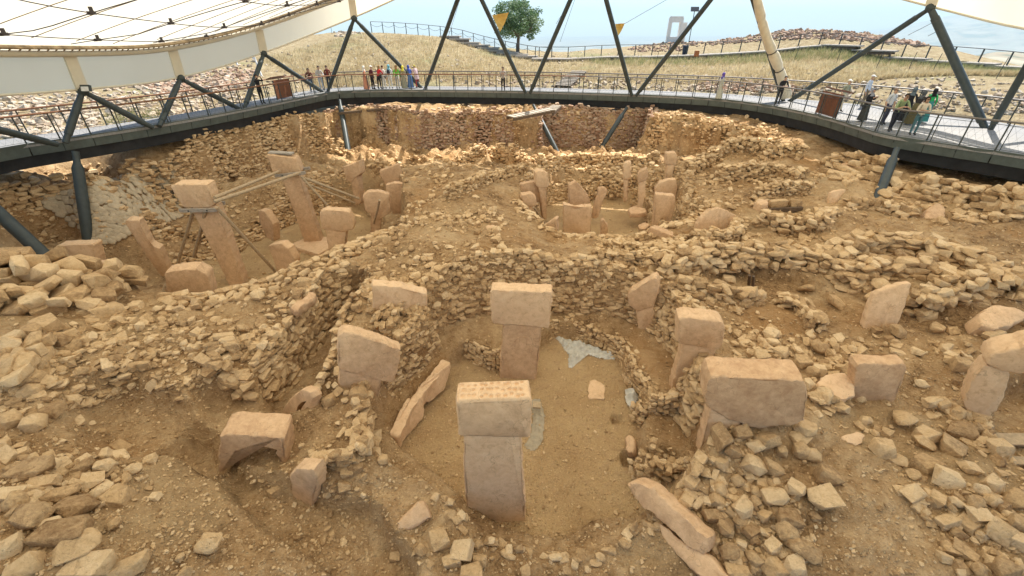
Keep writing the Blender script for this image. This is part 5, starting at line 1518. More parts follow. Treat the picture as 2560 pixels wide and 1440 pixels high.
SC += scatter([(330,700),(480,600),(560,640),(430,740)], 73, .1, .3, .4, .8)
XT = scatter([(-900,800),(-10,820),(-10,1440),(-900,1440)], 260, .12, .45, .4, .8) + scatter([(2570,700),(3300,760),(3300,1440),(2570,1440)], 260, .12, .45, .4, .8)
SC.sort(key=lambda e: -e[3])
nbig = 300 - loose_total
place(SC[:nbig], 'loose_stone', None, M_STONE, tell)
o = link('rubble', join_mesh('rubble', SC[nbig:] + XT), M_STONE)
tag(o, 'small broken limestone rubble spread over the excavation', 'rubble', kind='stuff')
# pebbles and grit on the soil
PB = []
def pebbles(px, n, a, b_):
    for u, v in in_poly(px, n):
        p = hit(u, v)
        if p is None: continue
        l = a * (b_ / a) ** (random.random() ** 2)
        i = random.randrange(8)
        PB.append((i, p + Vector((0, 0, l * .12)), rotm(random.uniform(0, 6.28), random.gauss(0, .4), random.gauss(0, .4)) @ Matrix.Diagonal((l / 2, l / 2 * .8, l / 2 * .7)), 1))
pebbles([(0,700),(2560,600),(2560,1440),(0,1440)], 12000, .025, .10)
pebbles([(0,420),(2560,420),(2560,700),(0,700)], 3500, .06, .14)
pebbles([(0,850),(900,800),(1250,1440),(0,1440)], 3000, .02, .07)
pebbles([(820,262),(2000,270),(2000,420),(820,420)], 1500, .08, .18)
o = link('gravel', join_mesh('gravel', PB, True), M_STONE)
tag(o, 'pale pebbles and stone chips strewn over the brown soil', 'gravel', kind='stuff')
# sandbags on the far bank
bag_me = []
for k in range(5):
    rnd = random.Random(40 + k)
    bm = bmesh.new()
    bmesh.ops.create_uvsphere(bm, u_segments=12, v_segments=8, radius=1)
    for v in bm.verts:
        v.co = Vector((math.copysign(abs(v.co.x) ** .6, v.co.x), math.copysign(abs(v.co.y) ** .7, v.co.y), math.copysign(abs(v.co.z) ** .8, v.co.z) * .5)) * (1 + rnd.gauss(0, .03))
    me = from_bm('sandbag', bm, 60)
    bag_me.append(me)
M_BAG = plain('pale_sandbag', (0.46, 0.37, 0.25), .9, 0, .25, 5, .3)
for me in bag_me: me.materials.append(M_BAG)
rows, n_ = 12, 21
for r_ in range(rows):
    for k in range(n_):
        t, w_ = r_ / (rows - 1), (k + (.5 if r_ % 2 else 0)) / n_
        u0, v0 = 95 + 160 * t, 500 + 110 * t
        u1, v1 = 440 + 15 * t, 412 + 125 * t
        q = hit(u0 + (u1 - u0) * w_ + random.gauss(0, 2), v0 + (v1 - v0) * w_ + random.gauss(0, 2))
        if q is None: continue
        e_ = .3
        nx_, ny_ = (gz(q.x - e_, q.y) - gz(q.x + e_, q.y)) / (2 * e_), (gz(q.x, q.y - e_) - gz(q.x, q.y + e_)) / (2 * e_)
        nv = Vector((nx_, ny_, 1)).normalized()
        ex = Vector((1, -.25 + random.gauss(0, .15), 0)); ex = (ex - nv * ex.dot(nv)).normalized()
        ey = nv.cross(ex)
        o = bpy.data.objects.new('sandbag', random.choice(bag_me)); C.objects.link(o)
        R3 = Matrix((ex, ey, nv)).transposed() @ Matrix.Diagonal((.20, .15, .16))
        M4 = R3.to_4x4(); M4.translation = q + nv * .04
        o.matrix_basis = M4
        tag(o, 'pale filled sandbag in the stacked rows below the walkway', 'sandbag', 'sandbags on the bank', 'thing')
print('wall stones', WALLN[0], 'loose', len(SC) + loose_total, 'pebbles', len(PB))
# ------------------------------------------------------------------ hillside outside the shelter
def HT(u, v, dmin=40.0):
    """first hill point on that line of sight beyond the shelter"""
    d = ray(u, v)
    if d[1] <= .02: return None
    t = _T / d[1]
    below = (CAMZ + d[2] * t < hz(d[0] * t, _T)) & (_T > dmin)
    k = int(np.argmax(below))
    if not below[k]: return None
    return Vector((d[0] * t[k], _T[k], float(hz(d[0] * t[k], _T[k]))))
def HD(u, dist):
    """ground point in the direction of column u at a given distance"""
    x = 0.0
    for _ in range(6):
        z = gz(x, dist)
        depth = dist * CP + (CAMZ - z) * SP
        x = (u - 1280) / FPX * depth
    return Vector((x, dist, gz(x, dist)))
# boardwalk with treads and railing
BW = [(1335,61),(1420,60.5),(1520,60),(1620,59.5),(1720,59),(1820,58.5),(1920,57.5),(2000,56.5),(2066,55.5),(2140,53),(2225,50.5),(2310,48),(2400,45.5),(2480,43.5),(2560,41.5),(2680,39)]
bw = empty('boardwalk', HD(1700, 58))
tag(bw, 'grey timber boardwalk with stepped sections across the grassy hill', 'boardwalk', kind='thing')
cs = [HD(u, d) for u, d in BW]
zs = [p.z for p in cs]
for i in range(len(cs) - 1):
    a, b2 = cs[i], cs[i + 1]
    z0 = max(a.z, b2.z) + 0.24 if i >= 8 else None
    za = z0 if z0 else a.z + 0.24; zb_ = z0 if z0 else b2.z + 0.24
    a2, b3 = Vector((a.x, a.y, za)), Vector((b2.x, b2.y, zb_))
    d = (b3 - a2).normalized()
    o = bar('tread', a2 - d * .25, b3 + d * .25, 1.9, 0.14, M_GREYTIMBER, bw)
    s_ = d.cross(Vector((0, 0, 1))).normalized()
    for sd in (-1, 1):
        bar('bearer', a2 + s_ * .85 * sd - Vector((0, 0, .22)), b3 + s_ * .85 * sd - Vector((0, 0, .22)), .1, .18, M_DARKTIMBER, bw)
    for e in (a2, b3):
        bar('stub_post', e + s_ * .8 - Vector((0, 0, .7)), e + s_ * .8 - Vector((0, 0, .1)), .12, .12, M_DARKTIMBER, bw, up=(1, 0, 0))
def fence(pts_, sp, h, label, chain=True):
    L = arclen(pts_)
    root = empty('railing', pts_[len(pts_) // 2])
    tag(root, label, 'railing', kind='thing')
    n = int(L[-1] / sp)
    ps = [at_len(pts_, L, k * sp) for k in range(n + 1)]
    for p in ps:
        bar('post', p - Vector((0, 0, .2)), p + Vector((0, 0, h)), .09, .09, M_STEEL, root, up=(1, 0, 0))
    for a, b2 in zip(ps, ps[1:]):
        bar('top_rail', a + Vector((0, 0, h + .03)), b2 + Vector((0, 0, h + .03)), .08, .06, M_RAILGREY, root)
        if chain:
            tube('chain', [a.lerp(b2, t) + Vector((0, 0, h * .78 - .28 * math.sin(math.pi * t))) for t in (0, .2, .4, .6, .8, 1)], .018, M_STEEL, root, 4)
fence([Vector((p.x + .2, p.y + 1.0, p.z + .3)) for p in cs], 2.05, 1.15, 'dark post railing along the back of the grey boardwalk', False)
fence([HD(u, d) for u, d in ((930,73),(980,72.5),(1040,72),(1100,71),(1150,70),(1200,68.5),(1260,66.5),(1330,64),(1390,62.5))], 1.75, 1.35, 'dark chain railing on the hill crest beside the stone steps')
st = empty('hill_steps', HD(1200, 67))
tag(st, 'flight of wide timber steps down the hill toward the tree', 'steps', kind='thing')
for k in range(9):
    t = k / 8
    u = 1125 + 190 * t
    p = HD(u, 69.2 - 6.2 * t)
    bar('tread', p + Vector((-1.3, 0, .28)), p + Vector((1.5, -.3, .28)), 1.4, .2, M_GREYTIMBER, st)
    bar('riser', p + Vector((-1.2, -.6, .05)), p + Vector((1.4, -.9, .05)), .15, .5, M_DARKTIMBER, st)
# ramp of planks coming down to the pit edge
def ramp_planks(label, a, b2, w, n):
    root = empty('plank_ramp', a)
    tag(root, label, 'ramp', kind='thing')
    d = (b2 - a).normalized(); s_ = d.cross(Vector((0, 0, 1))).normalized()
    for k in range(n):
        q = a.lerp(b2, (k + .5) / n)
        bar('plank', q - s_ * w / 2, q + s_ * w / 2, (b2 - a).length / n * .86, .06, M_GREYTIMBER, root)
    for sd in (-1, 1):
        bar('side_beam', a + s_ * sd * w * .46 - Vector((0, 0, .12)), b2 + s_ * sd * w * .46 - Vector((0, 0, .12)), .09, .16, M_DARKTIMBER, root)
a, b2 = HT(1405, 222), HT(1448, 186)
if a and b2: ramp_planks('plank ramp climbing the slope behind the deck railing', a + Vector((0, 0, .25)), b2 + Vector((0, 0, .35)), 1.5, 12)
ramp_planks('plank walk under the deck at the pit edge', P(1275, 292, 3.75), P(1378, 272, 3.95), 0.9, 9)
ramp_planks('narrow planks propped on rubble below the central deck', P(1370, 282, 3.75), P(1392, 263, 4.0), 0.7, 6)
p0, p1 = hit(850, 292), hit(1030, 268)
plank('long half buried beam along the pit edge under the deck', Vector((p0.x, p0.y - .3, p0.z + .12)), Vector((p1.x, p1.y - .3, p1.z + .12)), .2, .16, M_DARKTIMBER)

# the tree on the crest
def leaf_tree(base, h, w, label):
    rnd = random.Random(4)
    root = empty('broadleaf_tree', base)
    tag(root, label, 'tree', kind='thing')
    bm = bmesh.new()
    top = base + Vector((0.1, 0, h * .34))
    bm_tube(bm, [base - Vector((0, 0, .4)), base + Vector((.05, 0, h * .12)), top], [.30, .22, .2], 9)
    tips = []
    for k in range(9):
        a = k / 9 * 6.283 + rnd.uniform(-.3, .3)
        el = rnd.uniform(.3, 1.2)
        l = h * rnd.uniform(.28, .45)
        d = Vector((math.cos(a) * math.cos(el), math.sin(a) * math.cos(el), math.sin(el)))
        m1 = top + d * l * .5 + Vector((0, 0, .1)); e = top + d * l + Vector((0, 0, .2))
        bm_tube(bm, [top - Vector((0, 0, .25)), m1, e], [.12, .08, .035], 6)
        tips.append(e)
        for q in range(3):
            d2 = (d + Vector((rnd.gauss(0, .5), rnd.gauss(0, .5), rnd.gauss(0, .35)))).normalized()
            bm_tube(bm, [m1, m1 + d2 * l * .55], [.05, .018], 5)
            tips.append(m1 + d2 * l * .55)
    link('trunk', from_bm('trunk', bm, 60), plain('bark', (.16, .12, .09), .9, 0, .3, 5, .3), root)
    cl = []
    cc = base + Vector((0, 0, h * .62))
    for k in range(150):
        while True:
            q = Vector((rnd.uniform(-1, 1), rnd.uniform(-1, 1), rnd.uniform(-1, 1)))
            if .25 < q.length < 1: break
        if q.z < -.3 and math.hypot(q.x, q.y) < .45: continue
        low = 1.0 + (-.18 * q.z if q.z < 0 else 0)
        cl.append((cc + Vector((q.x * w / 2 * low, q.y * w / 2 * low, q.z * h * .38)), rnd.uniform(.45, .85)))
    V, F, Rn = [], [], []
    for c, r in cl:
        tone = rnd.random()
        for _ in range(70):
            q = Vector((rnd.gauss(0, 1), rnd.gauss(0, 1), rnd.gauss(0, .75))).normalized() * r * rnd.random() ** .4
            p = c + q
            a = Vector((rnd.gauss(0, 1), rnd.gauss(0, 1), rnd.gauss(0, .6))).normalized()
            b3 = a.orthogonal().normalized()
            s = rnd.uniform(.09, .17)
            k = len(V)
            V += [p - a * s, p + b3 * s * .6, p + a * s, p - b3 * s * .6]
            F.append((k, k + 1, k + 2, k + 3))
            Rn += [tone] * 4
    me = mesh('crown', V, F)
    at_ = me.attributes.new('rnd', 'FLOAT', 'POINT'); at_.data.foreach_set('value', np.array(Rn, np.float32))
    m, nt, b = new_mat('tree_leaf')
    at = N(nt, 'ShaderNodeAttribute', attribute_name='rnd')
    nt.links.new(ramp(nt, at.outputs['Fac'], [(0, (.08, .15, .05)), (.5, (.14, .23, .08)), (1, (.21, .30, .13))]).outputs[0], b.inputs['Base Color'])
    b.inputs['Roughness'].default_value = .55
    tr = N(nt, 'ShaderNodeBsdfTranslucent'); mx = N(nt, 'ShaderNodeMixShader'); mx.inputs[0].default_value = .45
    nt.links.new(b.inputs['Base Color'].links[0].from_socket, tr.inputs[0]); nt.links.new(b.outputs[0], mx.inputs[1]); nt.links.new(tr.outputs[0], mx.inputs[2])
    nt.links.new(mx.outputs[0], nt.nodes['Material Output'].inputs[0])
    link('crown', me, m, root)
leaf_tree(HD(1294, 68), 6.1, 6.3, 'rounded green broadleaf tree standing alone on the hill crest')

# ruined portal, light mast, bin and box
pp = HD(1681, 74)
root = empty('block_portal', pp)
tag(root, 'pale freestanding block wall with a square window opening on the hilltop', 'ruin', kind='thing')
W_, Hh = 2.0, PD(1681, 44, 74).z - pp.z
for nm, cx, cz, sx, sz in (('pier', -W_ / 2 + .2, Hh / 2, .4, Hh), ('pier', W_ / 2 - .2, Hh / 2, .4, Hh), ('sill_wall', .0, (Hh - 2.4) / 2, W_ - .81, Hh - 2.4), ('lintel', .0, Hh - .3, W_ - .81, .6), ('coping', 0, Hh + .08, W_ * .9, .15), ('side_wall', W_ / 2 + .42, (Hh - .6) / 2, .75, Hh - .6)):
    bm = bmesh.new(); bm_box(bm, pp + Vector((cx, 0 if nm != 'side_wall' else .5, cz)), sx, .55, sz); bmesh.ops.bevel(bm, geom=bm.edges[:], offset=.03, segments=1)
    link(nm, from_bm(nm, bm), M_PORTAL, root)
mp = HD(1722, 73)
root = empty('light_mast', mp)
tag(root, 'slim mast with a tilted rectangular panel on the hilltop', 'mast', kind='thing')
ztop = PD(1727, 26, 73).z
tube('pole', [mp - Vector((0, 0, .3)), Vector((mp.x, mp.y, ztop))], .055, M_STEEL, root, 8)
bm = bmesh.new(); bm_box(bm, (mp.x, mp.y, ztop + .15), 1.15, .08, .6, Matrix.Rotation(R(-25), 3, 'X')); link('panel', from_bm('panel', bm), M_RAILGREY, root)
bp_ = HD(1711, 60.5)
root = empty('litter_bin', bp_); tag(root, 'dark round litter bin beside the boardwalk railing', 'bin', kind='thing')
tube('bin_body', [bp_, bp_ + Vector((0, 0, .95))], [.30, .34], M_BIN, root, 14); tube('bin_lid', [bp_ + Vector((0, 0, .97)), bp_ + Vector((0, 0, 1.05))], [.37, .30], M_BIN, root, 14)
op = HD(1738, 57.2)
root = empty('junction_box', op); tag(root, 'small orange box on a post in front of the boardwalk', 'box', kind='thing')
bm = bmesh.new(); bm_box(bm, op + Vector((0, 0, .75)), .5, .25, .6); bmesh.ops.bevel(bm, geom=bm.edges[:], offset=.02, segments=1); link('housing', from_bm('housing', bm), M_ORANGE, root)
bar('post', op - Vector((0, 0, .2)), op + Vector((0, 0, .5)), .08, .08, M_STEEL, root, up=(1, 0, 0))
for k, (u, v, hh) in enumerate(((655, 190, 1.6), (596, 165, 1.3))):
    q = HT(u, v, 30)
    if q:
        root = empty('marker_post', q); tag(root, ('leaning white marker post on the pale slope', 'short white marker post on the pale slope')[k], 'post', kind='thing')
        bar('post', q - Vector((0, 0, .2)), q + Vector((-.25, 0, hh)), .12, .12, M_WHITE, root, up=(0, 1, 0))
        bm = bmesh.new(); bm_box(bm, q + Vector((-.27, -.07, hh - .12)), .3, .03, .22); link('plate', from_bm('plate', bm), M_WHITE, root)
for k, (u, d_) in enumerate(((720, 66), (745, 66.5), (830, 70), (1640, 55), (1690, 55), (1985, 52), (2090, 49), (2190, 46), (2270, 44), (2330, 42), (2490, 38.5))):
    q = HD(u, d_)
    o = tube('survey_rod', [q - Vector((0, 0, .2)), q + Vector((.04, 0, .75)), q + Vector((.12, 0, 1.5))], .025, M_STEEL, None, 5)
    tag(o, 'thin dark iron rod stuck upright in the hillside grass', 'rod', 'iron rods on the hillside', 'thing')

# stones of the hillside
def hill_scatter(px, n, a, b_, dmin=40, mats=None, flat=.3):
    out = []
    for u, v in in_poly(px, n):
        p = HT(u, v, dmin)
        if p is None or p.y > 100: continue
        l = a * (b_ / a) ** (random.random() ** 1.5)
        h = l * random.uniform(.35, .7)
        out.append(entry((p.x, p.y, p.z + h * .2), l, l * .8, h, random.uniform(0, 6.28), random.gauss(0, .3), random.gauss(0, .3), random.choice(('block', 'flat', 'round'))))
    return out
def stuff(name, label, cat, ents, mat):
    o = link(name, join_mesh(name, ents), mat); return tag(o, label, cat, kind='stuff')
mound = hill_scatter([(1690,105),(1780,98),(1900,80),(2050,66),(2200,85),(2340,108),(2300,118),(2060,98),(1900,104),(1740,118)], 1300, .22, .6, 45)
mound += hill_scatter([(1560,122),(1640,106),(1720,108),(1720,128),(1600,132)], 260, .2, .5, 45)
stuff('mound_rubble', 'reddish stone rubble heaped over the long mound behind the boardwalk', 'rubble', mound, M_STONE_RED)
hs = hill_scatter([(0,235),(200,222),(450,195),(640,150),(640,250),(380,310),(150,350),(0,360)], 1500, .18, .55, 24)
hs += hill_scatter([(640,150),(900,80),(1000,90),(1100,200),(800,230),(650,250)], 260, .15, .4, 40)
hs += hill_scatter([(1080,205),(1320,225),(1700,235),(1950,250),(1950,195),(1500,190),(1200,180)], 700, .18, .5, 40)
hs += hill_scatter([(1950,195),(2560,230),(2560,300),(2300,270),(1950,240)], 420, .18, .5, 30)
hs += hill_scatter([(1100,100),(1700,150),(2300,170),(2560,215),(2560,235),(1700,190),(1100,170)], 420, .14, .4, 36)
hs += hill_scatter([(830,66),(890,60),(900,85),(840,95)], 160, .25, .6, 60)
stuff('hillside_stones', 'pale stones littering the sunlit hillside beyond the deck', 'stones', hs, M_STONE_HOT)
rs = hill_scatter([(360,215),(480,185),(560,172),(640,180),(610,225),(480,235),(400,240)], 520, .2, .5, 26)
rs += hill_scatter([(1740,208),(1990,205),(1990,232),(1740,226)], 300, .2, .5, 38)
stuff('red_rubble', 'reddish excavated rubble on the slope beyond the deck', 'rubble', rs, M_STONE_RED)
# dry grass and greener tufts
def grass(name, label, px, n, h0, h1, dmin, mat, lean=.35):
    V, F, Rn = [], [], []
    for u, v in in_poly(px, n):
        p = HT(u, v, dmin)
        if p is None or p.y > 105: continue
        t = random.random()
        for _ in range(7):
            q = p + Vector((random.gauss(0, .22), random.gauss(0, .22), -.03))
            hh = random.uniform(h0, h1)
            a = random.uniform(0, 6.28)
            w = Vector((math.cos(a), math.sin(a), 0)) * random.uniform(.012, .03)
            tip = q + Vector((random.gauss(.1, lean) * hh, random.gauss(0, lean) * hh, hh))
            k = len(V)
            V += [q - w, q + w, tip]; F.append((k, k + 1, k + 2)); Rn += [t] * 3
    me = np_mesh(name, np.array([tuple(v) for v in V]), np.array(F), False)
    at_ = me.attributes.new('rnd', 'FLOAT', 'POINT'); at_.data.foreach_set('value', np.array(Rn, np.float32))
    o = link(name, me, mat); tag(o, label, 'grass', kind='stuff')
def grass_mat(name, a, b_, c):
    m, nt, b = new_mat(name)
    at = N(nt, 'ShaderNodeAttribute', attribute_name='rnd')
    nt.links.new(ramp(nt, at.outputs['Fac'], [(0, a), (.5, b_), (1, c)]).outputs[0], b.inputs['Base Color'])
    b.inputs['Roughness'].default_value = .8
    tr = N(nt, 'ShaderNodeBsdfTranslucent'); mx = N(nt, 'ShaderNodeMixShader'); mx.inputs[0].default_value = .5
    nt.links.new(b.inputs['Base Color'].links[0].from_socket, tr.inputs[0])
    nt.links.new(b.outputs[0], mx.inputs[1]); nt.links.new(tr.outputs[0], mx.inputs[2])
    nt.links.new(mx.outputs[0], nt.nodes['Material Output'].inputs[0])
    return m
M_DRY = grass_mat('dry_straw', (.40, .30, .16), (.54, .43, .24), (.66, .56, .34))
M_GREEN = grass_mat('green_grass', (.17, .20, .07), (.28, .28, .12), (.42, .38, .18))
grass('dry_grass', 'dry straw coloured grass covering the hillside', [(640,150),(900,85),(1100,95),(1320,145),(1700,150),(2060,130),(2560,200),(2560,260),(1950,215),(1500,205),(1080,205),(800,220)], 9000, .22, .55, 40, M_DRY)
grass('green_grass', 'taller green grass along the foot of the boardwalk', [(1440,148),(1700,146),(1900,136),(2060,122),(2200,140),(2400,165),(2560,185),(2560,200),(2300,172),(2060,150),(1800,165),(1500,165)], 1500, .3, .7, 40, M_GREEN)
grass('slope_weeds', 'patches of green weeds on the stony slope beside the deck', [(260,295),(330,275),(420,285),(380,315),(280,315)], 160, .2, .45, 24, M_GREEN)
# ------------------------------------------------------------------ visitors on the walkway
_mats = {}
def cmat(col, rough=.8):
    k = tuple(round(c, 3) for c in col)
    if k not in _mats:
        _mats[k] = plain('fabric_%d' % len(_mats), col, rough, 0, .14, 14, .1)
    return _mats[k]
SKIN = (0.46, 0.28, 0.19)
PEOPLE = []
def person(label, u, v, face, h=1.72, top=(.5, .5, .5), bottom=(.1, .1, .12), shoe=(.05, .05, .05), hair=(.03, .022, .018), head='hair', pose='stand', skirt=None, sleeves=True, bag=None, glasses=False, at=None, long_top=None):
    """face: heading in degrees, 0 = away from the camera, 180 = towards it"""
    pos = P(u, v, DZ + .003) if at is None else Vector(at)
    J = {}
    E = []
    def j(n, x, y, z, r, r2=None): J[n] = (Vector((x, y, z)), (r, r2 or r))
    lean = {'lean': .30, 'lean2': .42, 'stand': .02, 'walk': .04, 'phone': .05, 'photo': .05, 'cross': .05}[pose]
    def up(x, y, z):
        dz = z - .95
        return x, y + dz * math.sin(lean) - (.10 if lean > .2 else 0) * 0, .95 + dz * math.cos(lean)
    j('pelvis', 0, 0, .95, .145, .11)
    j('waist', *up(0, 0, 1.10), .125, .095)
    j('chest', *up(0, .0, 1.29), .155, .105)
    j('neckb', *up(0, -.005, 1.44), .075, .065)
    j('neck', *up(0, .01, 1.50), .052)
    j('jaw', *up(0, .035, 1.56), .066, .075)
    j('skull', *up(0, .02, 1.645), .078, .092)
    j('crownp', *up(0, .01, 1.70), .05, .06)
    j('nose', *up(0, .125, 1.60), .012)
    E += [('pelvis', 'waist'), ('waist', 'chest'), ('chest', 'neckb'), ('neckb', 'neck'), ('neck', 'jaw'), ('jaw', 'skull'), ('skull', 'crownp'), ('jaw', 'nose')]
    for s, n in ((-1, 'l'), (1, 'r')):
        sh = up(s * .175, 0, 1.40)
        j('sh' + n, *sh, .062)
        el, wr, hd = {
            'stand': ((s * .24, -.03, 1.12), (s * .25, .05, .88), (s * .245, .08, .80)),
            'walk': ((s * .25, -.06 * s, 1.12), (s * .27, .12 * s, .90), (s * .27, .17 * s, .83)),
            'lean': ((s * .27, .30, 1.10), (s * .14, .50, 1.16), (s * .08, .56, 1.17)),
            'lean2': ((s * .30, .36, 1.02), (s * .10, .56, 1.16), (s * .03, .60, 1.17)),
            'phone': ((s * .24, .05, 1.14), (s * .10, .30, 1.28), (s * .07, .36, 1.33)),
            'photo': ((s * .28, .20, 1.36), (s * .12, .30, 1.58), (s * .08, .34, 1.62)),
            'cross': ((s * .26, .10, 1.10), (s * .02, .26, 1.16), (-s * .08, .25, 1.18)),
        }[pose]
        j('el' + n, *el, .046); j('wr' + n, *wr, .032); j('pa' + n, *hd, .036, .022)
        E += [('neckb', 'sh' + n), ('sh' + n, 'el' + n), ('el' + n, 'wr' + n), ('wr' + n, 'pa' + n)]
        d = (Vector(hd) - Vector(wr)).normalized()
        sd = Vector((1, 0, 0)) if abs(d.x) < .8 else Vector((0, 1, 0))
        for q, off in enumerate((-.027, -.009, .009, .026)):
            ln = (.060, .072, .076, .064)[q]
            f1 = Vector(hd) + d * .04 + sd * off; f2 = f1 + d * ln * .6 + Vector((0, 0, -.012)); f3 = f2 + d * ln * .35 + Vector((0, 0, -.022))
            j('fa%s%d' % (n, q), *f1, .0095); j('fb%s%d' % (n, q), *f2, .009); j('fc%s%d' % (n, q), *f3, .008)
            E += [('pa' + n, 'fa%s%d' % (n, q)), ('fa%s%d' % (n, q), 'fb%s%d' % (n, q)), ('fb%s%d' % (n, q), 'fc%s%d' % (n, q))]
        t1 = Vector(hd) - d * .01 - sd * s * .04; t2 = t1 + d * .04 - sd * s * .015
        j('th' + n, *t1, .012); j('ti' + n, *t2, .0095)
        E += [('pa' + n, 'th' + n), ('th' + n, 'ti' + n)]
        st_ = {'walk': .22, 'lean': .06, 'lean2': .16}.get(pose, .03) * s
        j('hip' + n, s * .085, 0, .90, .098, .095)
        j('kn' + n, s * .10, st_ * .55 + .02, .50, .062)
        j('an' + n, s * .10, st_ * (.9 if s > 0 else 1.1) - .01, .10, .043)
        j('to' + n, s * .115, st_ + .15, .038, .038, .034)
        j('he' + n, s * .10, st_ * 1.0 - .05, .042, .034)
        E += [('pelvis', 'hip' + n), ('hip' + n, 'kn' + n), ('kn' + n, 'an' + n), ('an' + n, 'to' + n), ('an' + n, 'he' + n)]
    names = list(J)
    me = bpy.data.meshes.new('body')
    sc_ = h / 1.735
    me.from_pydata([J[n][0] * sc_ for n in names], [(names.index(a), names.index(b2)) for a, b2 in E], [])
    o = bpy.data.objects.new('body', me); C.objects.link(o)
    md = o.modifiers.new('skin', 'SKIN'); md.use_smooth_shade = True
    sv = me.skin_vertices[0].data
    for k, n in enumerate(names):
        sv[k].radius = (J[n][1][0] * sc_, J[n][1][1] * sc_); sv[k].use_root = (n == 'pelvis')
    o.modifiers.new('sub', 'SUBSURF').levels = 1; o.modifiers['sub'].render_levels = 1
    PEOPLE.append(dict(o=o, J=J, E=E, sc=sc_, label=label, pos=pos, face=face, top=top, bottom=bottom, shoe=shoe, hair=hair, head=head, skirt=skirt, sleeves=sleeves, bag=bag, glasses=glasses, up=up, pose=pose, long_top=long_top))
def ellipsoid(name, c, r, mat, parent, M, cut=None, seg=14):
    bm = bmesh.new()
    bmesh.ops.create_uvsphere(bm, u_segments=seg, v_segments=10, radius=1)
    for v in bm.verts: v.co = Vector((v.co.x * r[0], v.co.y * r[1], v.co.z * r[2])) + Vector(c)
    if cut: bmesh.ops.delete(bm, geom=[v for v in bm.verts if cut(v.co - Vector(c))], context='VERTS')
    me = from_bm(name, bm, 70)
    me.transform(M)
    return link(name, me, mat, parent)
def loft(name, rings, mat, parent, M, seg=18, fold=0.0):
    bm = bmesh.new(); R_ = []
    for k, (c, rx, ry) in enumerate(rings):
        t = k / max(1, len(rings) - 1)
        R_.append([bm.verts.new(Vector(c) + Vector((math.cos(a) * rx * (1 + fold * t * math.sin(a * 7)), math.sin(a) * ry * (1 + fold * t * math.sin(a * 7)), 0))) for a in [2 * math.pi * i / seg for i in range(seg)]])
    for a, b2 in zip(R_, R_[1:]):
        for i in range(seg): bm.faces.new((a[i], a[(i + 1) % seg], b2[(i + 1) % seg], b2[i]))
    bm.faces.new(R_[0]); bm.faces.new(R_[-1][::-1])
    me = from_bm(name, bm, 70); me.transform(M)
    return link(name, me, mat, parent)
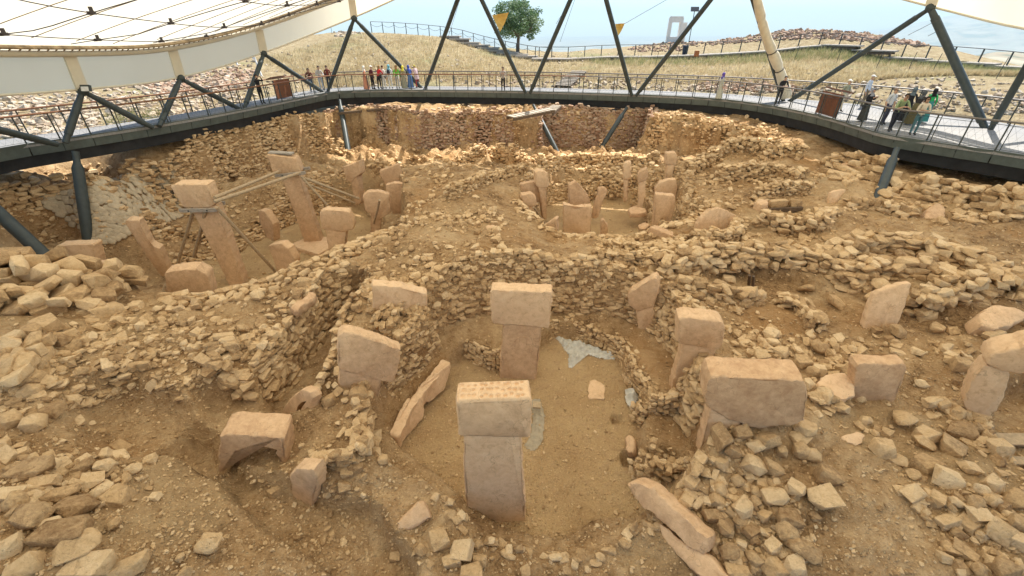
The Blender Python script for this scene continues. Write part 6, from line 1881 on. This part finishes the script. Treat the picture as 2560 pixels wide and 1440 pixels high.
def finish_people():
    bpy.context.view_layer.update()
    dg = bpy.context.evaluated_depsgraph_get()
    for p in PEOPLE:
        o, J, E, s = p['o'], p['J'], p['E'], p['sc']
        me = bpy.data.meshes.new_from_object(o.evaluated_get(dg))
        bpy.data.objects.remove(o)
        me.name = 'body'
        M = Matrix.Translation(p['pos']) @ Matrix.Rotation(R(-p['face']), 4, 'Z')
        # which clothing each face belongs to
        seg_c = []
        for a, b2 in E:
            n = b2
            if n[:2] in ('fa', 'fb', 'fc', 'th', 'ti', 'pa') or n in ('neck', 'jaw', 'skull', 'crownp', 'nose'): c = 0
            elif n[:2] in ('wr',): c = 1 if p['sleeves'] else 0
            elif n[:2] in ('el', 'sh') or n in ('waist', 'chest', 'neckb'): c = 1
            elif n[:2] in ('to', 'he'): c = 3
            else: c = 2
            seg_c.append((np.array(J[a][0]) * s, np.array(J[b2][0]) * s, c))
        for mt in (cmat(SKIN, .6), cmat(p['top']), cmat(p['bottom']), cmat(p['shoe'])): me.materials.append(mt)
        n = len(me.polygons)
        cen = np.empty(n * 3); me.polygons.foreach_get('center', cen); cen = cen.reshape(-1, 3)
        best = np.full(n, 1e9); mi = np.zeros(n, np.int32)
        for a, b2, c in seg_c:
            e = b2 - a; t = np.clip(((cen - a) @ e) / max(e @ e, 1e-9), 0, 1)
            d = np.linalg.norm(cen - a - t[:, None] * e, axis=1)
            k = d < best; best[k] = d[k]; mi[k] = c
        me.polygons.foreach_set('material_index', mi)
        me.polygons.foreach_set('use_smooth', np.ones(n, bool))
        me.transform(M)
        root = empty('person', p['pos'])
        tag(root, p['label'], 'person', 'visitors on the walkway', 'thing')
        b_ = bpy.data.objects.new('body', me); C.objects.link(b_); b_.parent = root; b_.matrix_parent_inverse = Matrix.Translation(-p['pos'])
        sk = Vector(J['skull'][0]) * s
        hm = cmat(p['hair'])
        MS = M
        if p['head'] == 'hair':
            ellipsoid('hair', sk + Vector((0, -.018, .028)) * s, (.092 * s, .108 * s, .10 * s), hm, root, MS, lambda c: c.y > .045 * s and c.z < .03 * s or c.z < -.06 * s)
        elif p['head'] == 'long':
            hp_ = ellipsoid('hair', sk + Vector((0, -.02, .025)) * s, (.096 * s, .110 * s, .102 * s), hm, root, MS, lambda c: c.y > .045 * s and c.z < .03 * s or c.z < -.08 * s)
            nb = Vector(J['neckb'][0]) * s
            loft('hair_lengths', [(sk + Vector((0, -.05, 0)) * s, .09 * s, .06 * s), (nb + Vector((0, -.05, .02)) * s, .095 * s, .05 * s), (nb + Vector((0, -.08, -.16)) * s, .085 * s, .035 * s)], hm, hp_, MS)
        elif p['head'] == 'cap':
            hp_ = ellipsoid('cap', sk + Vector((0, -.005, .045)) * s, (.098 * s, .112 * s, .085 * s), hm, root, MS, lambda c: c.z < -.012 * s)
            loft('cap_peak', [(sk + Vector((0, .11, .045)) * s, .075 * s, .07 * s), (sk + Vector((0, .11, .053)) * s, .075 * s, .07 * s)], hm, hp_, MS)
        elif p['head'] == 'scarf':
            hp_ = ellipsoid('headscarf', sk + Vector((0, -.02, .0)) * s, (.108 * s, .122 * s, .135 * s), hm, root, MS, lambda c: c.y > .07 * s and abs(c.x) < .07 * s and c.z < .06 * s)
            nb = Vector(J['neckb'][0]) * s
            loft('scarf_drape', [(sk + Vector((0, -.01, -.09)) * s, .085 * s, .085 * s), (nb + Vector((0, .0, .03)) * s, .11 * s, .095 * s), (nb + Vector((0, .0, -.08)) * s, .17 * s, .125 * s)], hm, hp_, MS)
        if p['skirt']:
            w_ = Vector(J['waist'][0]) * s
            loft('skirt', [(w_ + Vector((0, 0, .02)), .14 * s, .11 * s), (Vector((0, 0, .92 * s)), .185 * s, .15 * s), (Vector((0, .01, .5 * s)), .215 * s, .19 * s), (Vector((0, .02, .07 * s)), .26 * s, .23 * s)], cmat(p['skirt']), root, MS, 22, .10)
        if p['long_top']:
            w_ = Vector(J['waist'][0]) * s; c_ = Vector(J['chest'][0]) * s
            loft('tunic', [(c_ + Vector((0, 0, .06)), .165 * s, .12 * s), (w_, .165 * s, .13 * s), (Vector((0, 0, .9 * s)), .19 * s, .15 * s), (Vector((0, 0, .68 * s)), .21 * s, .17 * s)], cmat(p['long_top']), root, MS, 18, .04)
        if p['bag']:
            c_ = Vector(J['chest'][0]) * s
            if p['bag'][0] == 'pack':
                hp_ = ellipsoid('backpack', c_ + Vector((0, -.17, -.06)) * s, (.13 * s, .085 * s, .20 * s), cmat(p['bag'][1]), root, MS)
                for sd in (-1, 1):
                    bm = bmesh.new(); bm_tube(bm, [c_ + Vector((sd * .09, -.12, .10)) * s, c_ + Vector((sd * .10, .02, .17)) * s, c_ + Vector((sd * .11, .12, .02)) * s], .016, 6)
                    me2 = from_bm('strap', bm, 60); me2.transform(MS); link('strap', me2, cmat(p['bag'][1]), hp_)
            else:
                q = Vector((.20, .06, .92)) * s
                hp_ = ellipsoid('shoulder_bag', q, (.06 * s, .12 * s, .13 * s), cmat(p['bag'][1]), root, MS)
                bm = bmesh.new(); bm_tube(bm, [q + Vector((0, 0, .1)), c_ + Vector((.1, .13, 0)) * s, c_ + Vector((-.12, .02, .17)) * s], .011, 5)
                me2 = from_bm('strap', bm, 60); me2.transform(MS); link('strap', me2, cmat(p['bag'][1]), hp_)
        if p['glasses']:
            jw = sk + Vector((0, .092, -.012)) * s
            bm = bmesh.new(); bm_box(bm, jw + Vector((-.035, 0, 0)) * s, .055 * s, .02 * s, .034 * s); bm_box(bm, jw + Vector((.035, 0, 0)) * s, .055 * s, .02 * s, .034 * s); bm_box(bm, jw, .03 * s, .015 * s, .008 * s)
            me2 = from_bm('sunglasses', bm); me2.transform(MS); link('sunglasses', me2, cmat((.01, .01, .01), .2), root)
BLK, WHT, DEN = (.022, .022, .026), (.68, .67, .64), (.10, .16, .26)
person('person in black photographing from the railing beside a strut', 658, 260, 120, 1.74, BLK, BLK, pose='photo')
person('person in brown top and jeans leaning over the wooden handrail', 782, 231, 160, 1.70, (.12, .05, .035), DEN, pose='lean', head='long', bag=('sling', WHT))
person('person in grey shirt and pale jeans leaning on the wooden handrail', 806, 226, 150, 1.76, (.42, .40, .37), (.40, .42, .44), pose='lean')
person('person in dark red top and black trousers behind the handrail', 826, 222, 165, 1.68, (.16, .035, .025), BLK, pose='stand', head='long')
person('person in long salmon coloured robe at the end of the group', 917, 225, 60, 1.70, (.60, .27, .17), (.60, .27, .17), head='scarf', hair=(.70, .70, .66), pose='stand', skirt=(.60, .27, .17))
person('person in dark maroon top and black trousers with white cap', 934, 224, 40, 1.70, (.09, .02, .025), BLK, head='cap', hair=WHT, pose='stand')
person('person in bright red top with black trousers in the group', 950, 223, 30, 1.72, (.60, .03, .04), BLK, head='long', hair=(.28, .15, .06), pose='lean', bag=('sling', BLK))
person('person in white with a black bag and dark hair bun in the group', 962, 222, 25, 1.68, WHT, (.64, .62, .58), head='hair', hair=(.07, .03, .02), pose='stand', bag=('sling', BLK))
person('person in white with a blue headscarf and dark backpack', 978, 222, 5, 1.74, (.60, .64, .66), (.66, .65, .62), head='scarf', hair=(.16, .42, .55), bag=('pack', (.03, .035, .05)))
person('person in bright green top and white trousers in the group', 996, 222, 0, 1.70, (.13, .50, .05), WHT, head='long', hair=(.35, .20, .08))
person('person with a yellow headscarf and patterned olive dress', 1012, 222, 20, 1.66, (.30, .27, .18), (.30, .27, .18), head='scarf', hair=(.70, .62, .08), skirt=(.30, .28, .20))
person('person in long blue dress leaning into the group', 1028, 221, 330, 1.70, (.06, .11, .38), (.06, .11, .38), head='scarf', hair=(.05, .08, .34), skirt=(.10, .18, .36), pose='lean')
person('person in pale pink shirt with red trousers at the group edge', 1044, 220, 320, 1.70, (.62, .46, .48), (.42, .05, .05), head='hair', hair=(.5, .42, .1), pose='lean', long_top=(.62, .46, .48))
person('person in grey shirt and black trousers standing alone on the deck', 1258, 229, 185, 1.72, (.38, .33, .30), BLK, pose='phone', hair=(.12, .08, .06))
person('person in a long patterned dress with purple headscarf alone', 1795, 248, 95, 1.66, (.42, .42, .35), (.42, .42, .35), head='scarf', hair=(.12, .08, .36), skirt=(.44, .44, .36), long_top=(.42, .42, .36))
person('person in dark clothes holding the railing by the furled sail', 1942, 262, 190, 1.74, BLK, BLK, pose='lean', hair=(.1, .1, .1))
person('person in sage tee and khaki trousers walking with a white cap', 2096, 278, 165, 1.72, (.28, .29, .22), (.50, .44, .34), head='cap', hair=WHT, pose='walk', sleeves=False)
person('person in pale blue shirt and brown trousers with white cap', 2152, 268, 150, 1.82, (.52, .57, .66), (.16, .13, .09), head='cap', hair=(.7, .7, .68), pose='stand')
person('person in black top, patterned black skirt and grey headscarf', 2152, 303, 170, 1.62, BLK, BLK, head='scarf', hair=(.25, .26, .30), skirt=(.05, .05, .045), pose='phone', long_top=BLK)
person('person in light grey polo, dark jeans and sunglasses', 2203, 312, 170, 1.76, (.50, .51, .53), (.05, .05, .08), sleeves=False, glasses=True, hair=(.25, .2, .17), pose='stand')
person('person in green polo shirt leaning on the rail with sunglasses', 2222, 328, 195, 1.78, (.27, .33, .17), (.03, .032, .045), sleeves=False, glasses=True, pose='lean2')
person('person in black robe with slate headscarf holding up a phone', 2252, 305, 60, 1.68, BLK, BLK, head='scarf', hair=(.10, .13, .15), skirt=BLK, pose='phone')
person('person in black top with spotted olive skirt bending near the rail', 2270, 312, 70, 1.64, (.03, .026, .024), BLK, head='scarf', hair=(.08, .085, .09), skirt=(.10, .085, .04), pose='lean')
person('person in cream blouse and teal jeans with folded arms at the rail', 2278, 338, 200, 1.68, (.58, .50, .38), (.07, .15, .17), head='long', glasses=True, pose='cross')
person('person in bright green cardigan with black headscarf and teal skirt', 2303, 306, 20, 1.64, (.03, .36, .11), (.04, .2, .2), head='scarf', hair=(.012, .012, .014), skirt=(.05, .22, .21), pose='stand')
finish_people()
# ------------------------------------------------------------------ air
bm = bmesh.new()
z0, z1 = float(Z.min()) - 1.0, float(max(Z.max(), 16.0)) + 3.0
bm_box(bm, ((XS[0] + XS[-1]) / 2, (YS[0] + YS[-1]) / 2, (z0 + z1) / 2), XS[-1] - XS[0] + 40, YS[-1] - YS[0] + 40, z1 - z0)
hz_me = from_bm('haze', bm)
m = bpy.data.materials.new('haze_air'); m.use_nodes = True
nt = m.node_tree
for n in list(nt.nodes): nt.nodes.remove(n)
out = nt.nodes.new('ShaderNodeOutputMaterial')
pv = nt.nodes.new('ShaderNodeVolumePrincipled')
pv.inputs['Color'].default_value = (0.80, 0.97, 1.0, 1)
pv.inputs['Density'].default_value = 0.00022
pv.inputs['Anisotropy'].default_value = 0.0
nt.links.new(pv.outputs[0], out.inputs['Volume'])
haze = link('haze', hz_me, m)
tag(haze, 'pale blue summer haze over the distant plain', 'haze', kind='stuff')
